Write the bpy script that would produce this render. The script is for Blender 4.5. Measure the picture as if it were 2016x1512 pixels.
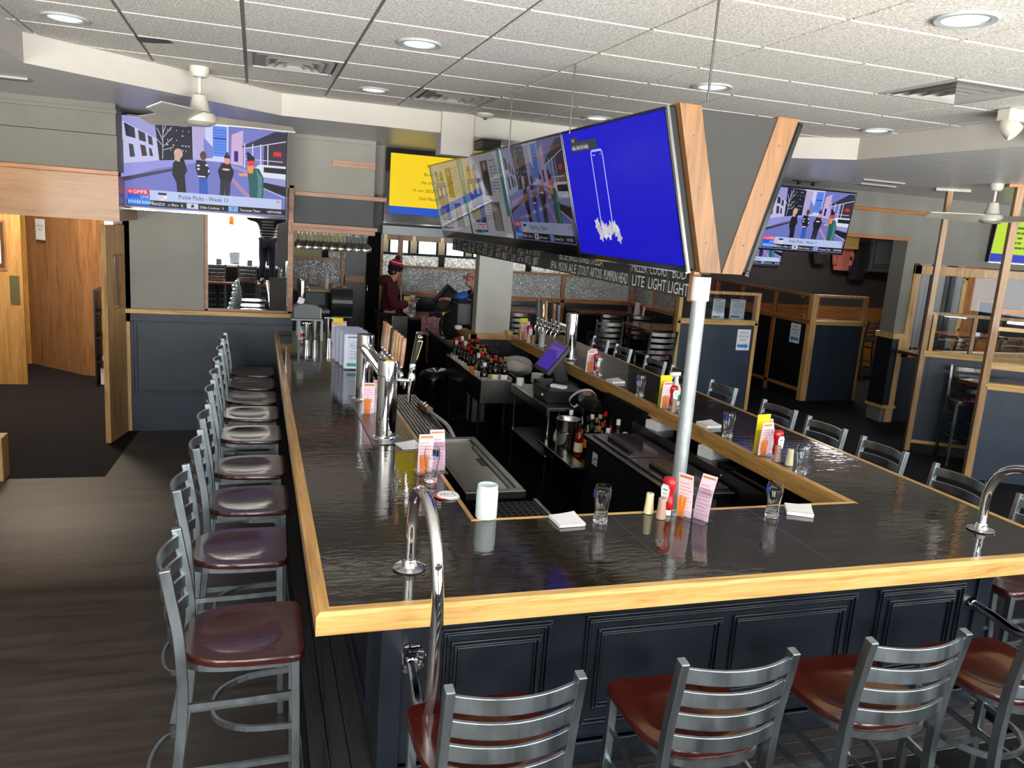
import bpy, bmesh, math, random
from mathutils import Vector, Matrix, geometry
random.seed(7)
PI = math.pi
for o in list(bpy.data.objects): bpy.data.objects.remove(o)
SC = bpy.context.scene
COL = SC.collection

# ------------------------------------------------------------ camera
cam = bpy.data.cameras.new('camera'); cam.sensor_width = 36.0; cam.lens = 1570.155 * 36.0 / 2016.0
cam.clip_start = 0.02; cam.clip_end = 200
camo = bpy.data.objects.new('camera', cam); COL.objects.link(camo)
_r = Vector((0.951474234720534, -0.2997616663595656, 0.0695681252033604))
_d = Vector((0.007094974791572915, -0.20464055435336764, -0.9788114756410722))
_f = Vector((0.30764661869697335, 0.9318074838158807, -0.19258341337985535))
camo.matrix_world = Matrix(((_r.x, -_d.x, -_f.x, -0.18921), (_r.y, -_d.y, -_f.y, -2.36245), (_r.z, -_d.z, -_f.z, 2.3), (0, 0, 0, 1)))
SC.camera = camo

# ------------------------------------------------------------ view, world, daylight through the windows, added fill lamps
SC.view_settings.view_transform = 'Standard'; SC.view_settings.look = 'None'
SC.view_settings.exposure = 0.6; SC.view_settings.gamma = 1.0
SC.view_settings.use_curve_mapping = False
SC.cycles.max_bounces = 8; SC.cycles.diffuse_bounces = 4; SC.cycles.glossy_bounces = 5
SC.cycles.transmission_bounces = 8; SC.cycles.transparent_max_bounces = 16
SC.cycles.caustics_reflective = False; SC.cycles.caustics_refractive = False
SC.cycles.sample_clamp_indirect = 4.0
SC.cycles.use_denoising = True
W = bpy.data.worlds.new('sky'); SC.world = W; W.use_nodes = True
bg = W.node_tree.nodes['Background']; bg.inputs[0].default_value = (0.86, 0.93, 1.0, 1); bg.inputs[1].default_value = 2.6

def area_lamp(name, loc, rot, sx, sy, power, color):
    L = bpy.data.lights.new(name, 'AREA'); L.shape = 'RECTANGLE'; L.size = sx; L.size_y = sy
    L.energy = power; L.color = color
    o = bpy.data.objects.new(name, L); COL.objects.link(o); o.location = loc; o.rotation_euler = rot
    return o
DAY = (1.0, 0.965, 0.92); COOL = (0.80, 0.90, 1.0)
REAR_Y = -4.4
# (x0, x1, z0, z1) of the windows in the wall behind the camera
REAR_WIN = [(-4.0, -2.05, 0.98, 2.75), (-1.9, 0.1, 0.98, 2.75), (1.1, 3.1, 0.98, 2.75), (3.3, 5.3, 0.98, 2.75), (6.0, 8.2, 0.98, 2.75), (8.5, 10.7, 0.98, 2.75)]
for (x0, x1, z0, z1) in REAR_WIN:
    a = (x1 - x0) * (z1 - z0)
    area_lamp('daylight', ((x0 + x1) / 2, REAR_Y - 0.16, (z0 + z1) / 2), (PI / 2, 0, 0), x1 - x0 - .04, z1 - z0 - .04, a * PI * (8.5 if x0 < 3 else 6.0), DAY)
FAR_Y = 13.2
FAR_WIN = [(2.25 + .555 * k, 2.68 + .555 * k) for k in range(-1, 7)]
for (x0, x1) in FAR_WIN:
    area_lamp('daylight', ((x0 + x1) / 2, FAR_Y + 0.16, 1.72), (-PI / 2, 0, 0), x1 - x0 - .02, 1.24, (x1 - x0) * 1.3 * PI * 9.0, DAY)
# unseen upward area lamps outside the windows, added to brighten the ceilings
def ceiling_fill(x, y, sx, sy, radiance, color): area_lamp('ceiling_fill_lamp', (x, y, -.02), (PI, 0, 0), sx, sy, radiance * PI * sx * sy, color)
RIGHT_X = 17.0
ceiling_fill(-3.0, REAR_Y - 11.0, 22.0, 20.0, 40.0, DAY); ceiling_fill(3.2, FAR_Y + 8.0, 12.0, 14.0, 26.0, DAY); ceiling_fill(RIGHT_X + 6.0, 1.2, 10.0, 12.0, 12.0, COOL)
area_lamp('daylight', (RIGHT_X + 0.16, 1.2, 1.8), (0, PI / 2, 0), 1.6, 3.6, 5.7 * PI * 5.0, COOL)
LOUNGE_WIN = [(12.25, 12.66, .95, 1.95), (13.0, 13.5, .72, 1.56), (13.65, 15.2, .8, 1.42)]
for (x0, x1, z0, z1) in LOUNGE_WIN: area_lamp('daylight', ((x0 + x1) / 2, 9.78, (z0 + z1) / 2), (-PI / 2, 0, 0), x1 - x0 - .03, z1 - z0 - .03, (x1 - x0) * (z1 - z0) * PI * 1.0, (.66, .86, 1.0))
area_lamp('passage_fill', (-2.5, 7.7, 3.05), (0, 0, 0), .5, .5, 75.0, (1.0, .86, .68))  # unseen lamp added to lift the dark passage walls
area_lamp('lounge_fill', (11.6, 8.0, 3.05), (0, 0, 0), .8, .8, 70.0, (1.0, .93, .84)); area_lamp('hall_fill', (9.6, 8.9, 3.05), (0, 0, 0), .6, .6, 34.0, (1.0, .93, .86))  # two more unseen lamps, added to brighten the lounge and the hall

# ------------------------------------------------------------ materials
def lin(c):
    return tuple((v / 12.92 if v <= 0.04045 else ((v + 0.055) / 1.055) ** 2.4) for v in [x / 255.0 for x in c])
class NT:
    def __init__(s, m):
        s.m = m; m.use_nodes = True; s.t = m.node_tree; s.n = s.t.nodes; s.l = s.t.links; s.p = s.n['Principled BSDF']
    def new(s, k, **kw):
        n = s.n.new(k)
        for a, b in kw.items():
            if a.startswith('i_'):
                key = a[2:]; n.inputs[int(key) if key.isdigit() else key].default_value = b
            else: setattr(n, a, b)
        return n
    def link(s, a, b): s.l.new(a, b)
def coords(t, scale, obj=True):
    tc = t.new('ShaderNodeTexCoord'); mp = t.new('ShaderNodeMapping'); mp.inputs['Scale'].default_value = scale
    t.link(tc.outputs['Object'], mp.inputs['Vector']); return mp.outputs['Vector']
def ramp(t, fac, stops):
    r = t.new('ShaderNodeValToRGB'); e = r.color_ramp.elements
    while len(e) < len(stops): e.new(0.5)
    for k, (p, c) in enumerate(stops): e[k].position = p; e[k].color = (*c, 1)
    t.link(fac, r.inputs[0]); return r.outputs[0]
def bump(t, h, strength, dist=0.01):
    b = t.new('ShaderNodeBump'); b.inputs['Strength'].default_value = strength; b.inputs['Distance'].default_value = dist
    t.link(h, b.inputs['Height']); t.link(b.outputs[0], t.p.inputs['Normal'])
MATS = {}
def plain(name, c, rough=0.5, metal=0.0, var=0.0, vs=(6, 6, 6), bmp=0.0, bs=None, coat=0.0, spec=None, srgb=True, rvar=0.0):
    m = bpy.data.materials.new(name); t = NT(m); c = lin(c) if srgb else c
    t.p.inputs['Base Color'].default_value = (*c, 1); t.p.inputs['Roughness'].default_value = rough
    t.p.inputs['Metallic'].default_value = metal
    if spec is not None: t.p.inputs['Specular IOR Level'].default_value = spec
    if coat: t.p.inputs['Coat Weight'].default_value = coat; t.p.inputs['Coat Roughness'].default_value = 0.06
    nz = t.new('ShaderNodeTexNoise', i_Scale=1.0, i_Detail=4.0); t.link(coords(t, vs), nz.inputs['Vector'])
    v = max(var, 0.03)
    t.link(ramp(t, nz.outputs['Fac'], [(0.25, tuple(x * (1 - v) for x in c)), (0.75, tuple(min(1, x * (1 + v)) for x in c))]), t.p.inputs['Base Color'])
    if rvar:
        mr = t.new('ShaderNodeMapRange', i_3=max(0.02, rough - rvar), i_4=rough + rvar); t.link(nz.outputs['Fac'], mr.inputs[0]); t.link(mr.outputs[0], t.p.inputs['Roughness'])
    if bmp:
        n2 = t.new('ShaderNodeTexNoise', i_Scale=1.0, i_Detail=3.0); t.link(coords(t, bs or (40, 40, 40)), n2.inputs['Vector']); bump(t, n2.outputs['Fac'], bmp)
    return m
def wood(name, c1, c2, grain, rough=0.4, coat=0.0, ring=1.0):
    m = bpy.data.materials.new(name); t = NT(m)
    sc = {'x': (1.6, 22, 22), 'y': (22, 1.6, 22), 'z': (22, 22, 1.6)}[grain]
    n1 = t.new('ShaderNodeTexNoise', i_Scale=ring, i_Detail=6.0, i_Roughness=0.62, i_Distortion=1.2); t.link(coords(t, sc), n1.inputs['Vector'])
    sc2 = tuple(v * 5 for v in sc); n2 = t.new('ShaderNodeTexNoise', i_Scale=1.0, i_Detail=3.0); t.link(coords(t, sc2), n2.inputs['Vector'])
    mx = t.new('ShaderNodeMath', operation='MULTIPLY_ADD'); t.link(n2.outputs['Fac'], mx.inputs[0]); mx.inputs[1].default_value = 0.35
    t.link(n1.outputs['Fac'], mx.inputs[2])
    a, b = lin(c1), lin(c2); mid = tuple((x * .45 + y * .55) for x, y in zip(a, b))
    t.link(ramp(t, mx.outputs[0], [(0.46, a), (0.62, mid), (0.82, b)]), t.p.inputs['Base Color'])
    t.p.inputs['Roughness'].default_value = rough
    if coat: t.p.inputs['Coat Weight'].default_value = coat; t.p.inputs['Coat Roughness'].default_value = 0.08
    bump(t, n2.outputs['Fac'], 0.12, 0.003)
    return m
def glassy(name, tint=(1, 1, 1), alpha=0.10, rough=0.02):
    # thin sheet: mostly see-through, mirror-like at grazing angles
    m = bpy.data.materials.new(name); t = NT(m); t.n.remove(t.p)
    tr = t.new('ShaderNodeBsdfTransparent', i_0=(*tint, 1)); gl = t.new('ShaderNodeBsdfGlossy'); gl.inputs['Roughness'].default_value = rough
    lw = t.new('ShaderNodeLayerWeight'); pw = t.new('ShaderNodeMath', operation='POWER', i_1=4.0); t.link(lw.outputs['Facing'], pw.inputs[0]); mr = t.new('ShaderNodeMapRange', i_3=alpha, i_4=.9); t.link(pw.outputs[0], mr.inputs[0])
    mx = t.new('ShaderNodeMixShader'); t.link(mr.outputs[0], mx.inputs[0]); t.link(tr.outputs[0], mx.inputs[1]); t.link(gl.outputs[0], mx.inputs[2])
    t.link(mx.outputs[0], t.n['Material Output'].inputs[0]); return m
def clear(name, col=(1, 1, 1), rough=0.0, ior=1.45):
    m = bpy.data.materials.new(name); t = NT(m); t.p.inputs['Base Color'].default_value = (*col, 1)
    t.p.inputs['Transmission Weight'].default_value = 1.0; t.p.inputs['Roughness'].default_value = rough; t.p.inputs['IOR'].default_value = ior
    return m
def vcol(name, emit=0.0, rough=0.5, spec=.5):
    # one material that reads a colour laid on each face: print, or the picture a screen gives off
    m = bpy.data.materials.new(name); t = NT(m); a = t.new('ShaderNodeAttribute', attribute_name='paint')
    if emit:
        t.p.inputs['Base Color'].default_value = (0.012, 0.012, 0.014, 1)
        t.link(a.outputs['Color'], t.p.inputs['Emission Color']); t.p.inputs['Emission Strength'].default_value = emit
    else: t.link(a.outputs['Color'], t.p.inputs['Base Color'])
    t.p.inputs['Roughness'].default_value = rough; t.p.inputs['Specular IOR Level'].default_value = spec; return m

M = dict(
    vinyl=None, carpet=plain('carpet', (34, 32, 34), 0.95, var=.35, vs=(60, 60, 60), bmp=.5, bs=(220, 220, 220), spec=.1),
    tile=None, grid=plain('grid', (150, 150, 148), .6), soffit=plain('soffit', (184, 179, 171), .75, bmp=.05),
    drywall=plain('drywall', (206, 209, 212), .34, var=.12, vs=(2, 14, 2), bmp=.12, bs=(9, 30, 9)),
    wall=plain('wall', (158, 155, 146), .7, var=.06, vs=(3, 3, 3), bmp=.06, bs=(60, 60, 60)),
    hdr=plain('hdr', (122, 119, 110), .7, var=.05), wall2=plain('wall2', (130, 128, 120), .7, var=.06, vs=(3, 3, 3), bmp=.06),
    darkwall=plain('darkwall', (58, 54, 54), .75, var=.1), slate=plain('slate', (76, 79, 83), .6, var=.1),
    navy=plain('navy', (40, 52, 68), .4, var=.2, vs=(5, 5, 5), bmp=.08, bs=(90, 14, 14)),
    navyd=plain('navyd', (25, 30, 40), .3, var=.3, vs=(9, 9, 9), bmp=.06),
    oakx=wood('oakx', (176, 126, 62), (222, 184, 116), 'x', .35, .3), oaky=wood('oaky', (150, 104, 50), (204, 160, 94), 'y', .35, .3),
    oakz=wood('oakz', (158, 116, 66), (214, 172, 112), 'z', .4, .15),
    vboard=wood('vboard', (98, 66, 36), (134, 94, 56), 'z', .42), vboardy=wood('vboardy', (160, 108, 64), (200, 144, 94), 'y', .42),
    beam=wood('beam', (146, 98, 52), (180, 130, 78), 'x', .4, .2), brown=wood('brown', (112, 74, 44), (164, 118, 76), 'z', .4, .2),
    door=wood('door', (150, 106, 52), (196, 150, 84), 'z', .35, .3), pinkwood=wood('pinkwood', (150, 104, 80), (196, 148, 120), 'x', .45),
    amber=wood('amber', (128, 76, 34), (186, 122, 62), 'x', .35, .3), amberz=wood('amberz', (120, 72, 32), (170, 108, 54), 'z', .35, .3),
    postl=wood('postl', (122, 88, 54), (176, 136, 90), 'z', .4, .1), postw=wood('postw', (100, 70, 46), (166, 124, 80), 'z', .4, .2),
    table=wood('table', (74, 36, 22), (112, 58, 36), 'x', .22, .4),
    seat=wood('seat', (38, 11, 9), (66, 22, 18), 'y', .2, .22, 1.0), seatd=wood('seatd', (50, 22, 18), (78, 36, 28), 'y', .25, .4),
    plank=wood('plank', (34, 32, 34), (66, 62, 64), 'y', .5), plankx=wood('plankx', (34, 32, 34), (66, 62, 64), 'x', .5),
    steel=plain('steel', (160, 170, 176), .36, 1.0, var=.3, vs=(14, 14, 5), rvar=.1),
    steeld=plain('steeld', (128, 126, 124), .3, 1.0, var=.2, vs=(14, 14, 5), rvar=.1),
    chrome=plain('chrome', (226, 228, 230), .05, 1.0), inox=plain('inox', (176, 176, 174), .22, 1.0, var=.1, vs=(4, 30, 4), rvar=.06),
    inoxd=plain('inoxd', (112, 110, 108), .3, 1.0, var=.15), galv=plain('galv', (184, 194, 196), .45, .55, var=.22, vs=(24, 24, 9)),
    mirror=plain('mirror', (232, 234, 234), .01, 1.0), brass=plain('brass', (150, 138, 96), .25, 1.0),
    black=plain('black', (14, 14, 15), .45, spec=.3), blackg=plain('blackg', (14, 14, 15), .14), rubber=plain('rubber', (22, 22, 23), .75, bmp=.3, bs=(140, 140, 140)),
    well=plain('well', (13, 13, 14), .8, spec=.15), vpanel=plain('vpanel', (42, 41, 39), .7), board=plain('board', (50, 52, 54), .75, var=.2, vs=(7, 7, 7)),
    white=plain('white', (236, 236, 234), .5), paper=plain('paper', (240, 240, 242), .7), cream=plain('cream', (232, 222, 178), .35), tan=plain('tan', (176, 146, 128), .4),
    fanw=plain('fanw', (192, 188, 176), .4), ventm=plain('ventm', (164, 163, 158), .45), ventd=plain('ventd', (70, 68, 64), .7),
    red=plain('red', (188, 22, 30), .22, coat=.4), yellow=plain('yellow', (250, 226, 20), .5), pink=plain('pink', (246, 206, 214), .6), orange=plain('orange', (246, 140, 30), .5),
    blue=plain('blue', (30, 98, 200), .6), green=plain('green', (30, 140, 100), .5), greenl=plain('greenl', (130, 176, 50), .5),
    greyp=plain('greyp', (106, 112, 116), .5), greyl=plain('greyl', (166, 172, 174), .45), graphite=plain('graphite', (52, 54, 58), .3),
    cloth=plain('cloth', (214, 210, 204), .9, bmp=.3), rag=plain('rag', (206, 150, 160), .8, var=.5, vs=(22, 22, 22)),
    maroon=plain('maroon', (78, 18, 28), .9, bmp=.3, bs=(60, 60, 60)), blackf=plain('blackf', (26, 26, 28), .9, bmp=.3, bs=(60, 60, 60)), charcoal=plain('charcoal', (44, 44, 46), .9),
    navyk=plain('navyk', (22, 26, 44), .95, bmp=.4, bs=(160, 160, 40)), redk=plain('redk', (180, 30, 38), .95, bmp=.4, bs=(160, 160, 40)), whitek=plain('whitek', (226, 222, 218), .95),
    skin=plain('skin', (214, 152, 126), .55), skinp=plain('skinp', (214, 138, 116), .5), hair=plain('hair', (40, 28, 22), .7), beard=plain('beard', (190, 186, 180), .8),
    coral=plain('coral', (200, 112, 100), .9, bmp=.3), chair=plain('grey', (84, 88, 90), .45),
    print=vcol('print', 0, .6), screen=vcol('screen', .64, .3, .06), glossscreen=vcol('glossscreen', .6, .04), dimscreen=vcol('dimscreen', .17, .05),
    glass=clear('glass'), acryl=glassy('acryl', (.97, .97, 1.0), .07, .04), pane=glassy('pane', (.97, .98, .98), .06), wpane=glassy('wpane', (.98, .99, .99), .012), dpane=glassy('dpane', (.74, .68, .64), .10),
    bottleg=plain('bottleg', (10, 22, 14), .08), bottleb=plain('bottleb', (22, 10, 8), .08), bottlec=clear('bottlec', (.92, .95, .95)), bottler=plain('bottler', (110, 14, 20), .12),
    foil=plain('foil', (190, 156, 80), .35, .7), frostj=None, frost=None, lens=None, bartop=None, plastic=None)

def _vinyl():
    m = bpy.data.materials.new('vinyl'); t = NT(m)
    br = t.new('ShaderNodeTexBrick', i_Scale=1.0); br.offset = .37
    br.inputs['Brick Width'].default_value = 1.2; br.inputs['Row Height'].default_value = .18; br.inputs['Mortar Size'].default_value = .0015
    br.inputs['Color1'].default_value = (*lin((66, 59, 53)), 1); br.inputs['Color2'].default_value = (*lin((53, 47, 43)), 1); br.inputs['Mortar'].default_value = (*lin((44, 40, 38)), 1)
    t.link(coords(t, (1, 1, 1)), br.inputs['Vector'])
    n = t.new('ShaderNodeTexNoise', i_Scale=1.0, i_Detail=6.0, i_Roughness=.6, i_Distortion=.6); t.link(coords(t, (1.3, 13, 1)), n.inputs['Vector'])
    r = ramp(t, n.outputs['Fac'], [(.28, (.42, .42, .42)), (.72, (1.5, 1.45, 1.42))])
    mx = t.new('ShaderNodeMix', data_type='RGBA', blend_type='MULTIPLY'); mx.inputs[0].default_value = 1
    t.link(br.outputs['Color'], mx.inputs[6]); t.link(r, mx.inputs[7]); t.link(mx.outputs[2], t.p.inputs['Base Color'])
    t.p.inputs['Roughness'].default_value = .5; bump(t, n.outputs['Fac'], .08); return m
def _tile():
    m = bpy.data.materials.new('tile'); t = NT(m)
    n = t.new('ShaderNodeTexNoise', i_Scale=1.0, i_Detail=3.0, i_Roughness=.7); t.link(coords(t, (85, 85, 85)), n.inputs['Vector'])
    t.link(ramp(t, n.outputs['Fac'], [(.36, lin((170, 166, 158))), (.52, lin((206, 202, 194))), (.66, lin((240, 237, 230)))]), t.p.inputs['Base Color'])
    t.p.inputs['Roughness'].default_value = .9; bump(t, n.outputs['Fac'], .5, .004); return m
def _frost():
    m = bpy.data.materials.new('frost'); t = NT(m); t.n.remove(t.p)
    v = t.new('ShaderNodeTexNoise', i_Scale=1.0, i_Detail=3.0, i_Roughness=.7, i_Distortion=1.5); t.link(coords(t, (36, 36, 36)), v.inputs['Vector'])
    b = t.new('ShaderNodeBump'); b.inputs['Strength'].default_value = .6; b.inputs['Distance'].default_value = .01; t.link(v.outputs['Fac'], b.inputs['Height'])
    g = t.new('ShaderNodeBsdfGlossy', i_0=(.34, .35, .36, 1)); g.inputs['Roughness'].default_value = .22; t.link(b.outputs[0], g.inputs['Normal'])
    r = t.new('ShaderNodeBsdfTranslucent', i_0=(.9, .9, .86, 1)); tr = t.new('ShaderNodeBsdfTransparent', i_0=(.8, .8, .78, 1)); mt = t.new('ShaderNodeMixShader', i_0=.12); t.link(r.outputs[0], mt.inputs[1]); t.link(tr.outputs[0], mt.inputs[2])
    f = ramp(t, v.outputs['Fac'], [(.40, (.05, .05, .05)), (.60, (.95, .95, .95))])
    mx = t.new('ShaderNodeMixShader'); t.link(f, mx.inputs[0]); t.link(g.outputs[0], mx.inputs[1]); t.link(mt.outputs[0], mx.inputs[2]); t.link(mx.outputs[0], t.n['Material Output'].inputs[0]); return m
def _lens():
    m = bpy.data.materials.new('lens'); t = NT(m); t.p.inputs['Base Color'].default_value = (.8, .8, .8, 1)
    t.p.inputs['Emission Color'].default_value = (1, .98, .95, 1); t.p.inputs['Emission Strength'].default_value = .55; return m
def _bartop():
    m = bpy.data.materials.new('bartop'); t = NT(m)
    n = t.new('ShaderNodeTexNoise', i_Scale=1.0, i_Detail=7.0, i_Roughness=.65, i_Distortion=2.2); t.link(coords(t, (3, 16, 4)), n.inputs['Vector'])
    t.link(ramp(t, n.outputs['Fac'], [(.35, lin((24, 21, 18))), (.7, lin((50, 41, 32)))]), t.p.inputs['Base Color'])
    t.p.inputs['Roughness'].default_value = .055; t.p.inputs['Specular IOR Level'].default_value = .7
    w = t.new('ShaderNodeTexNoise', i_Scale=1.0, i_Detail=2.5, i_Distortion=.8); t.link(coords(t, (9, 26, 9)), w.inputs['Vector']); bump(t, w.outputs['Fac'], .10, .008); return m
def _plastic():
    m = bpy.data.materials.new('plastic'); t = NT(m); t.p.inputs['Base Color'].default_value = (.78, .9, .95, 1); t.p.inputs['Roughness'].default_value = .3
    t.p.inputs['Subsurface Weight'].default_value = .6; t.p.inputs['Subsurface Radius'].default_value = (.04, .05, .06); return m
M['vinyl'] = _vinyl(); M['tile'] = _tile(); M['frost'] = _frost(); M['lens'] = _lens(); M['bartop'] = _bartop(); M['plastic'] = _plastic()

# ------------------------------------------------------------ mesh helpers
V3 = Vector
class MB:
    def __init__(s): s.v = []; s.f = []; s.m = []; s.c = []
    def _add(s, vs, fs, mi=0, c=None):
        k = len(s.v); s.v += [tuple(v) for v in vs]; s.f += [tuple(i + k for i in f) for f in fs]; s.m += [mi] * len(fs); s.c += [c] * len(fs); return s
    def box(s, x0, x1, y0, y1, z0, z1, mi=0):
        if x0 > x1: x0, x1 = x1, x0
        if y0 > y1: y0, y1 = y1, y0
        vs = [(x, y, z) for z in (z0, z1) for y in (y0, y1) for x in (x0, x1)]
        return s._add(vs, [(0, 2, 3, 1), (4, 5, 7, 6), (0, 1, 5, 4), (2, 6, 7, 3), (0, 4, 6, 2), (1, 3, 7, 5)], mi)
    def bar(s, p0, p1, w, d, side=(1, 0, 0), mi=0):
        p0, p1 = V3(p0), V3(p1); ax = (p1 - p0).normalized(); sd = V3(side); sd = (sd - ax * sd.dot(ax)).normalized(); u = ax.cross(sd)
        vs = [p + sd * a * w / 2 + u * b * d / 2 for p in (p0, p1) for a, b in ((-1, -1), (1, -1), (1, 1), (-1, 1))]
        return s._add(vs, [(3, 2, 1, 0), (4, 5, 6, 7), (0, 1, 5, 4), (1, 2, 6, 5), (2, 3, 7, 6), (3, 0, 4, 7)], mi)
    def sweep(s, pts, sec, side, closed=False, mi=0):
        # sec: 2-D section (a along side, b along the normal), kept square to a fixed side vector
        pts = [V3(p) for p in pts]; n = len(pts); sd0 = V3(side); rings = []
        for i in range(n):
            a = pts[i - 1] if (i > 0 or closed) else pts[i]; b = pts[(i + 1) % n] if (i < n - 1 or closed) else pts[i]
            t = (b - a).normalized(); sd = (sd0 - t * sd0.dot(t)).normalized(); u = t.cross(sd)
            rings.append([pts[i] + sd * p + u * q for p, q in sec])
        k = len(sec); vs = [v for r in rings for v in r]; fs = []
        for i in range(n if closed else n - 1):
            j = (i + 1) % n
            for q in range(k): fs.append((i * k + q, i * k + (q + 1) % k, j * k + (q + 1) % k, j * k + q))
        if not closed: fs += [tuple(reversed(range(k))), tuple(range((n - 1) * k, n * k))]
        return s._add(vs, fs, mi)
    def tube(s, pts, r, n=10, mi=0, closed=False):
        pts = [V3(p) for p in pts]; N = len(pts); rr = r if isinstance(r, (list, tuple)) else [r] * N
        t0 = (pts[1] - pts[0]).normalized(); sd = t0.orthogonal().normalized(); vs = []; fs = []
        for i in range(N):
            a = pts[i - 1] if (i > 0 or closed) else pts[i]; b = pts[(i + 1) % N] if (i < N - 1 or closed) else pts[i]
            t = (b - a).normalized(); sd = (sd - t * sd.dot(t)).normalized(); u = t.cross(sd)
            vs += [pts[i] + (sd * math.cos(2 * PI * q / n) + u * math.sin(2 * PI * q / n)) * rr[i] for q in range(n)]
        for i in range(N if closed else N - 1):
            j = (i + 1) % N
            for q in range(n): fs.append((i * n + q, i * n + (q + 1) % n, j * n + (q + 1) % n, j * n + q))
        if not closed: fs += [tuple(reversed(range(n))), tuple(range((N - 1) * n, N * n))]
        return s._add(vs, fs, mi)
    def lathe(s, prof, n=20, c=(0, 0, 0), mi=0, cap=True, sx=1.0, sy=1.0):
        vs = []; fs = []; P = len(prof)
        for r, z in prof: vs += [(c[0] + r * math.cos(2 * PI * q / n) * sx, c[1] + r * math.sin(2 * PI * q / n) * sy, c[2] + z) for q in range(n)]
        for i in range(P - 1):
            for q in range(n): fs.append((i * n + q, i * n + (q + 1) % n, (i + 1) * n + (q + 1) % n, (i + 1) * n + q))
        if cap:
            if prof[0][0] > 1e-6: fs.append(tuple(reversed(range(n))))
            if prof[-1][0] > 1e-6: fs.append(tuple(range((P - 1) * n, P * n)))
        return s._add(vs, fs, mi)
    def prism(s, poly, z0, z1, mi=0):
        n = len(poly); area = sum(poly[i][0] * poly[(i + 1) % n][1] - poly[(i + 1) % n][0] * poly[i][1] for i in range(n))
        if area < 0: poly = list(reversed(poly))
        vs = [(x, y, z) for z in (z0, z1) for x, y in poly]
        return s._add(vs, [tuple(reversed(range(n))), tuple(range(n, 2 * n))] + [(i, (i + 1) % n, n + (i + 1) % n, n + i) for i in range(n)], mi)
    def ball(s, c, r, n=14, k=9, mi=0):
        rx, ry, rz = r if isinstance(r, (tuple, list)) else (r, r, r); vs = []; fs = []
        for i in range(k + 1):
            th = PI * i / k; q = max(math.sin(th), 1e-4)
            vs += [(c[0] + rx * q * math.cos(2 * PI * j / n), c[1] + ry * q * math.sin(2 * PI * j / n), c[2] - rz * math.cos(th)) for j in range(n)]
        for i in range(k):
            for j in range(n): fs.append((i * n + j, i * n + (j + 1) % n, (i + 1) * n + (j + 1) % n, (i + 1) * n + j))
        return s._add(vs, fs, mi)
    def poly(s, pts, mi=0, c=None): return s._add(pts, [tuple(range(len(pts)))], mi, c)
    def xf(s, Mx): s.v = [tuple(Mx @ V3(v)) for v in s.v]; return s
    def rot(s, axis, a, c=(0, 0, 0)): return s.xf(Matrix.Translation(c) @ Matrix.Rotation(a, 4, axis) @ Matrix.Translation(-V3(c)))
    def mv(s, x, y, z): return s.xf(Matrix.Translation((x, y, z)))
    def join(s, o, mi=None):
        k = len(s.v); s.v += o.v; s.f += [tuple(i + k for i in f) for f in o.f]; s.m += (o.m if mi is None else [mi] * len(o.f)); s.c += o.c; return s
def ob(name, mb, mats, parent=None, bevel=0.0, smooth=None, loc=None, rz=None, weld=False):
    me = bpy.data.meshes.new(name); me.from_pydata(mb.v, [], mb.f)
    for m in (mats if isinstance(mats, (list, tuple)) else [mats]): me.materials.append(M[m] if isinstance(m, str) else m)
    for p, mi in zip(me.polygons, mb.m): p.material_index = mi
    if any(c is not None for c in mb.c):
        at = me.color_attributes.new('paint', 'FLOAT_COLOR', 'CORNER'); buf = []
        for p, c in zip(me.polygons, mb.c): buf += list((*lin(c), 1.0) if c is not None else (1, 1, 1, 1)) * p.loop_total
        at.data.foreach_set('color', buf)
    if smooth is not None:
        me.shade_smooth(); me.set_sharp_from_angle(angle=math.radians(smooth))
    me.update()
    o = bpy.data.objects.new(name, me); COL.objects.link(o)
    if parent is not None: o.parent = parent
    if loc is not None: o.location = loc
    if rz is not None: o.rotation_euler = (0, 0, rz)
    if bevel:
        b = o.modifiers.new('bevel', 'BEVEL'); b.width = bevel; b.segments = 2; b.limit_method = 'ANGLE'; b.angle_limit = math.radians(40)
    return o
def tag(o, label, cat, group=None, kind=None):
    o['label'] = label; o['category'] = cat
    if group: o['group'] = group
    if kind: o['kind'] = kind
    return o
def thing(name, label, cat, loc=(0, 0, 0), rz=0.0, group=None, rot=None):
    o = bpy.data.objects.new(name, None); o.empty_display_size = .1; COL.objects.link(o); o.location = loc; o.rotation_euler = rot or (0, 0, rz)
    return tag(o, label, cat, group)
def struct(name, mb, mats, label=None, **kw):
    o = ob(name, mb, mats, **kw); o['kind'] = 'structure'
    if label: o['label'] = label
    return o
def dup(root, loc=None, rz=None, label=None, group=None):
    r = root.copy(); COL.objects.link(r)
    if loc is not None: r.location = loc
    if rz is not None: r.rotation_euler = (root.rotation_euler[0], root.rotation_euler[1], rz)
    if label: r['label'] = label
    if group: r['group'] = group
    for ch in list(root.children):
        c = ch.copy(); COL.objects.link(c); c.parent = r
        for g in list(ch.children):
            d = g.copy(); COL.objects.link(d); d.parent = c
    return r
def arc(c, r, a0, a1, n, plane='xz'):
    out = []
    for i in range(n + 1):
        a = a0 + (a1 - a0) * i / n; u, v = r * math.cos(a), r * math.sin(a)
        out.append({'xz': (c[0] + u, c[1], c[2] + v), 'xy': (c[0] + u, c[1] + v, c[2]), 'yz': (c[0], c[1] + u, c[2] + v)}[plane])
    return out
def smooth_path(pts, k=6):
    pts = [V3(p) for p in pts]; P = [pts[0] * 2 - pts[1]] + pts + [pts[-1] * 2 - pts[-2]]; out = []
    for i in range(1, len(P) - 2):
        for j in range(k):
            t = j / k; a, b, c, d = P[i - 1], P[i], P[i + 1], P[i + 2]
            out.append(.5 * ((2 * b) + (c - a) * t + (2 * a - 5 * b + 4 * c - d) * t * t + (3 * b - a - 3 * c + d) * t ** 3))
    return out + [pts[-1]]
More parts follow.
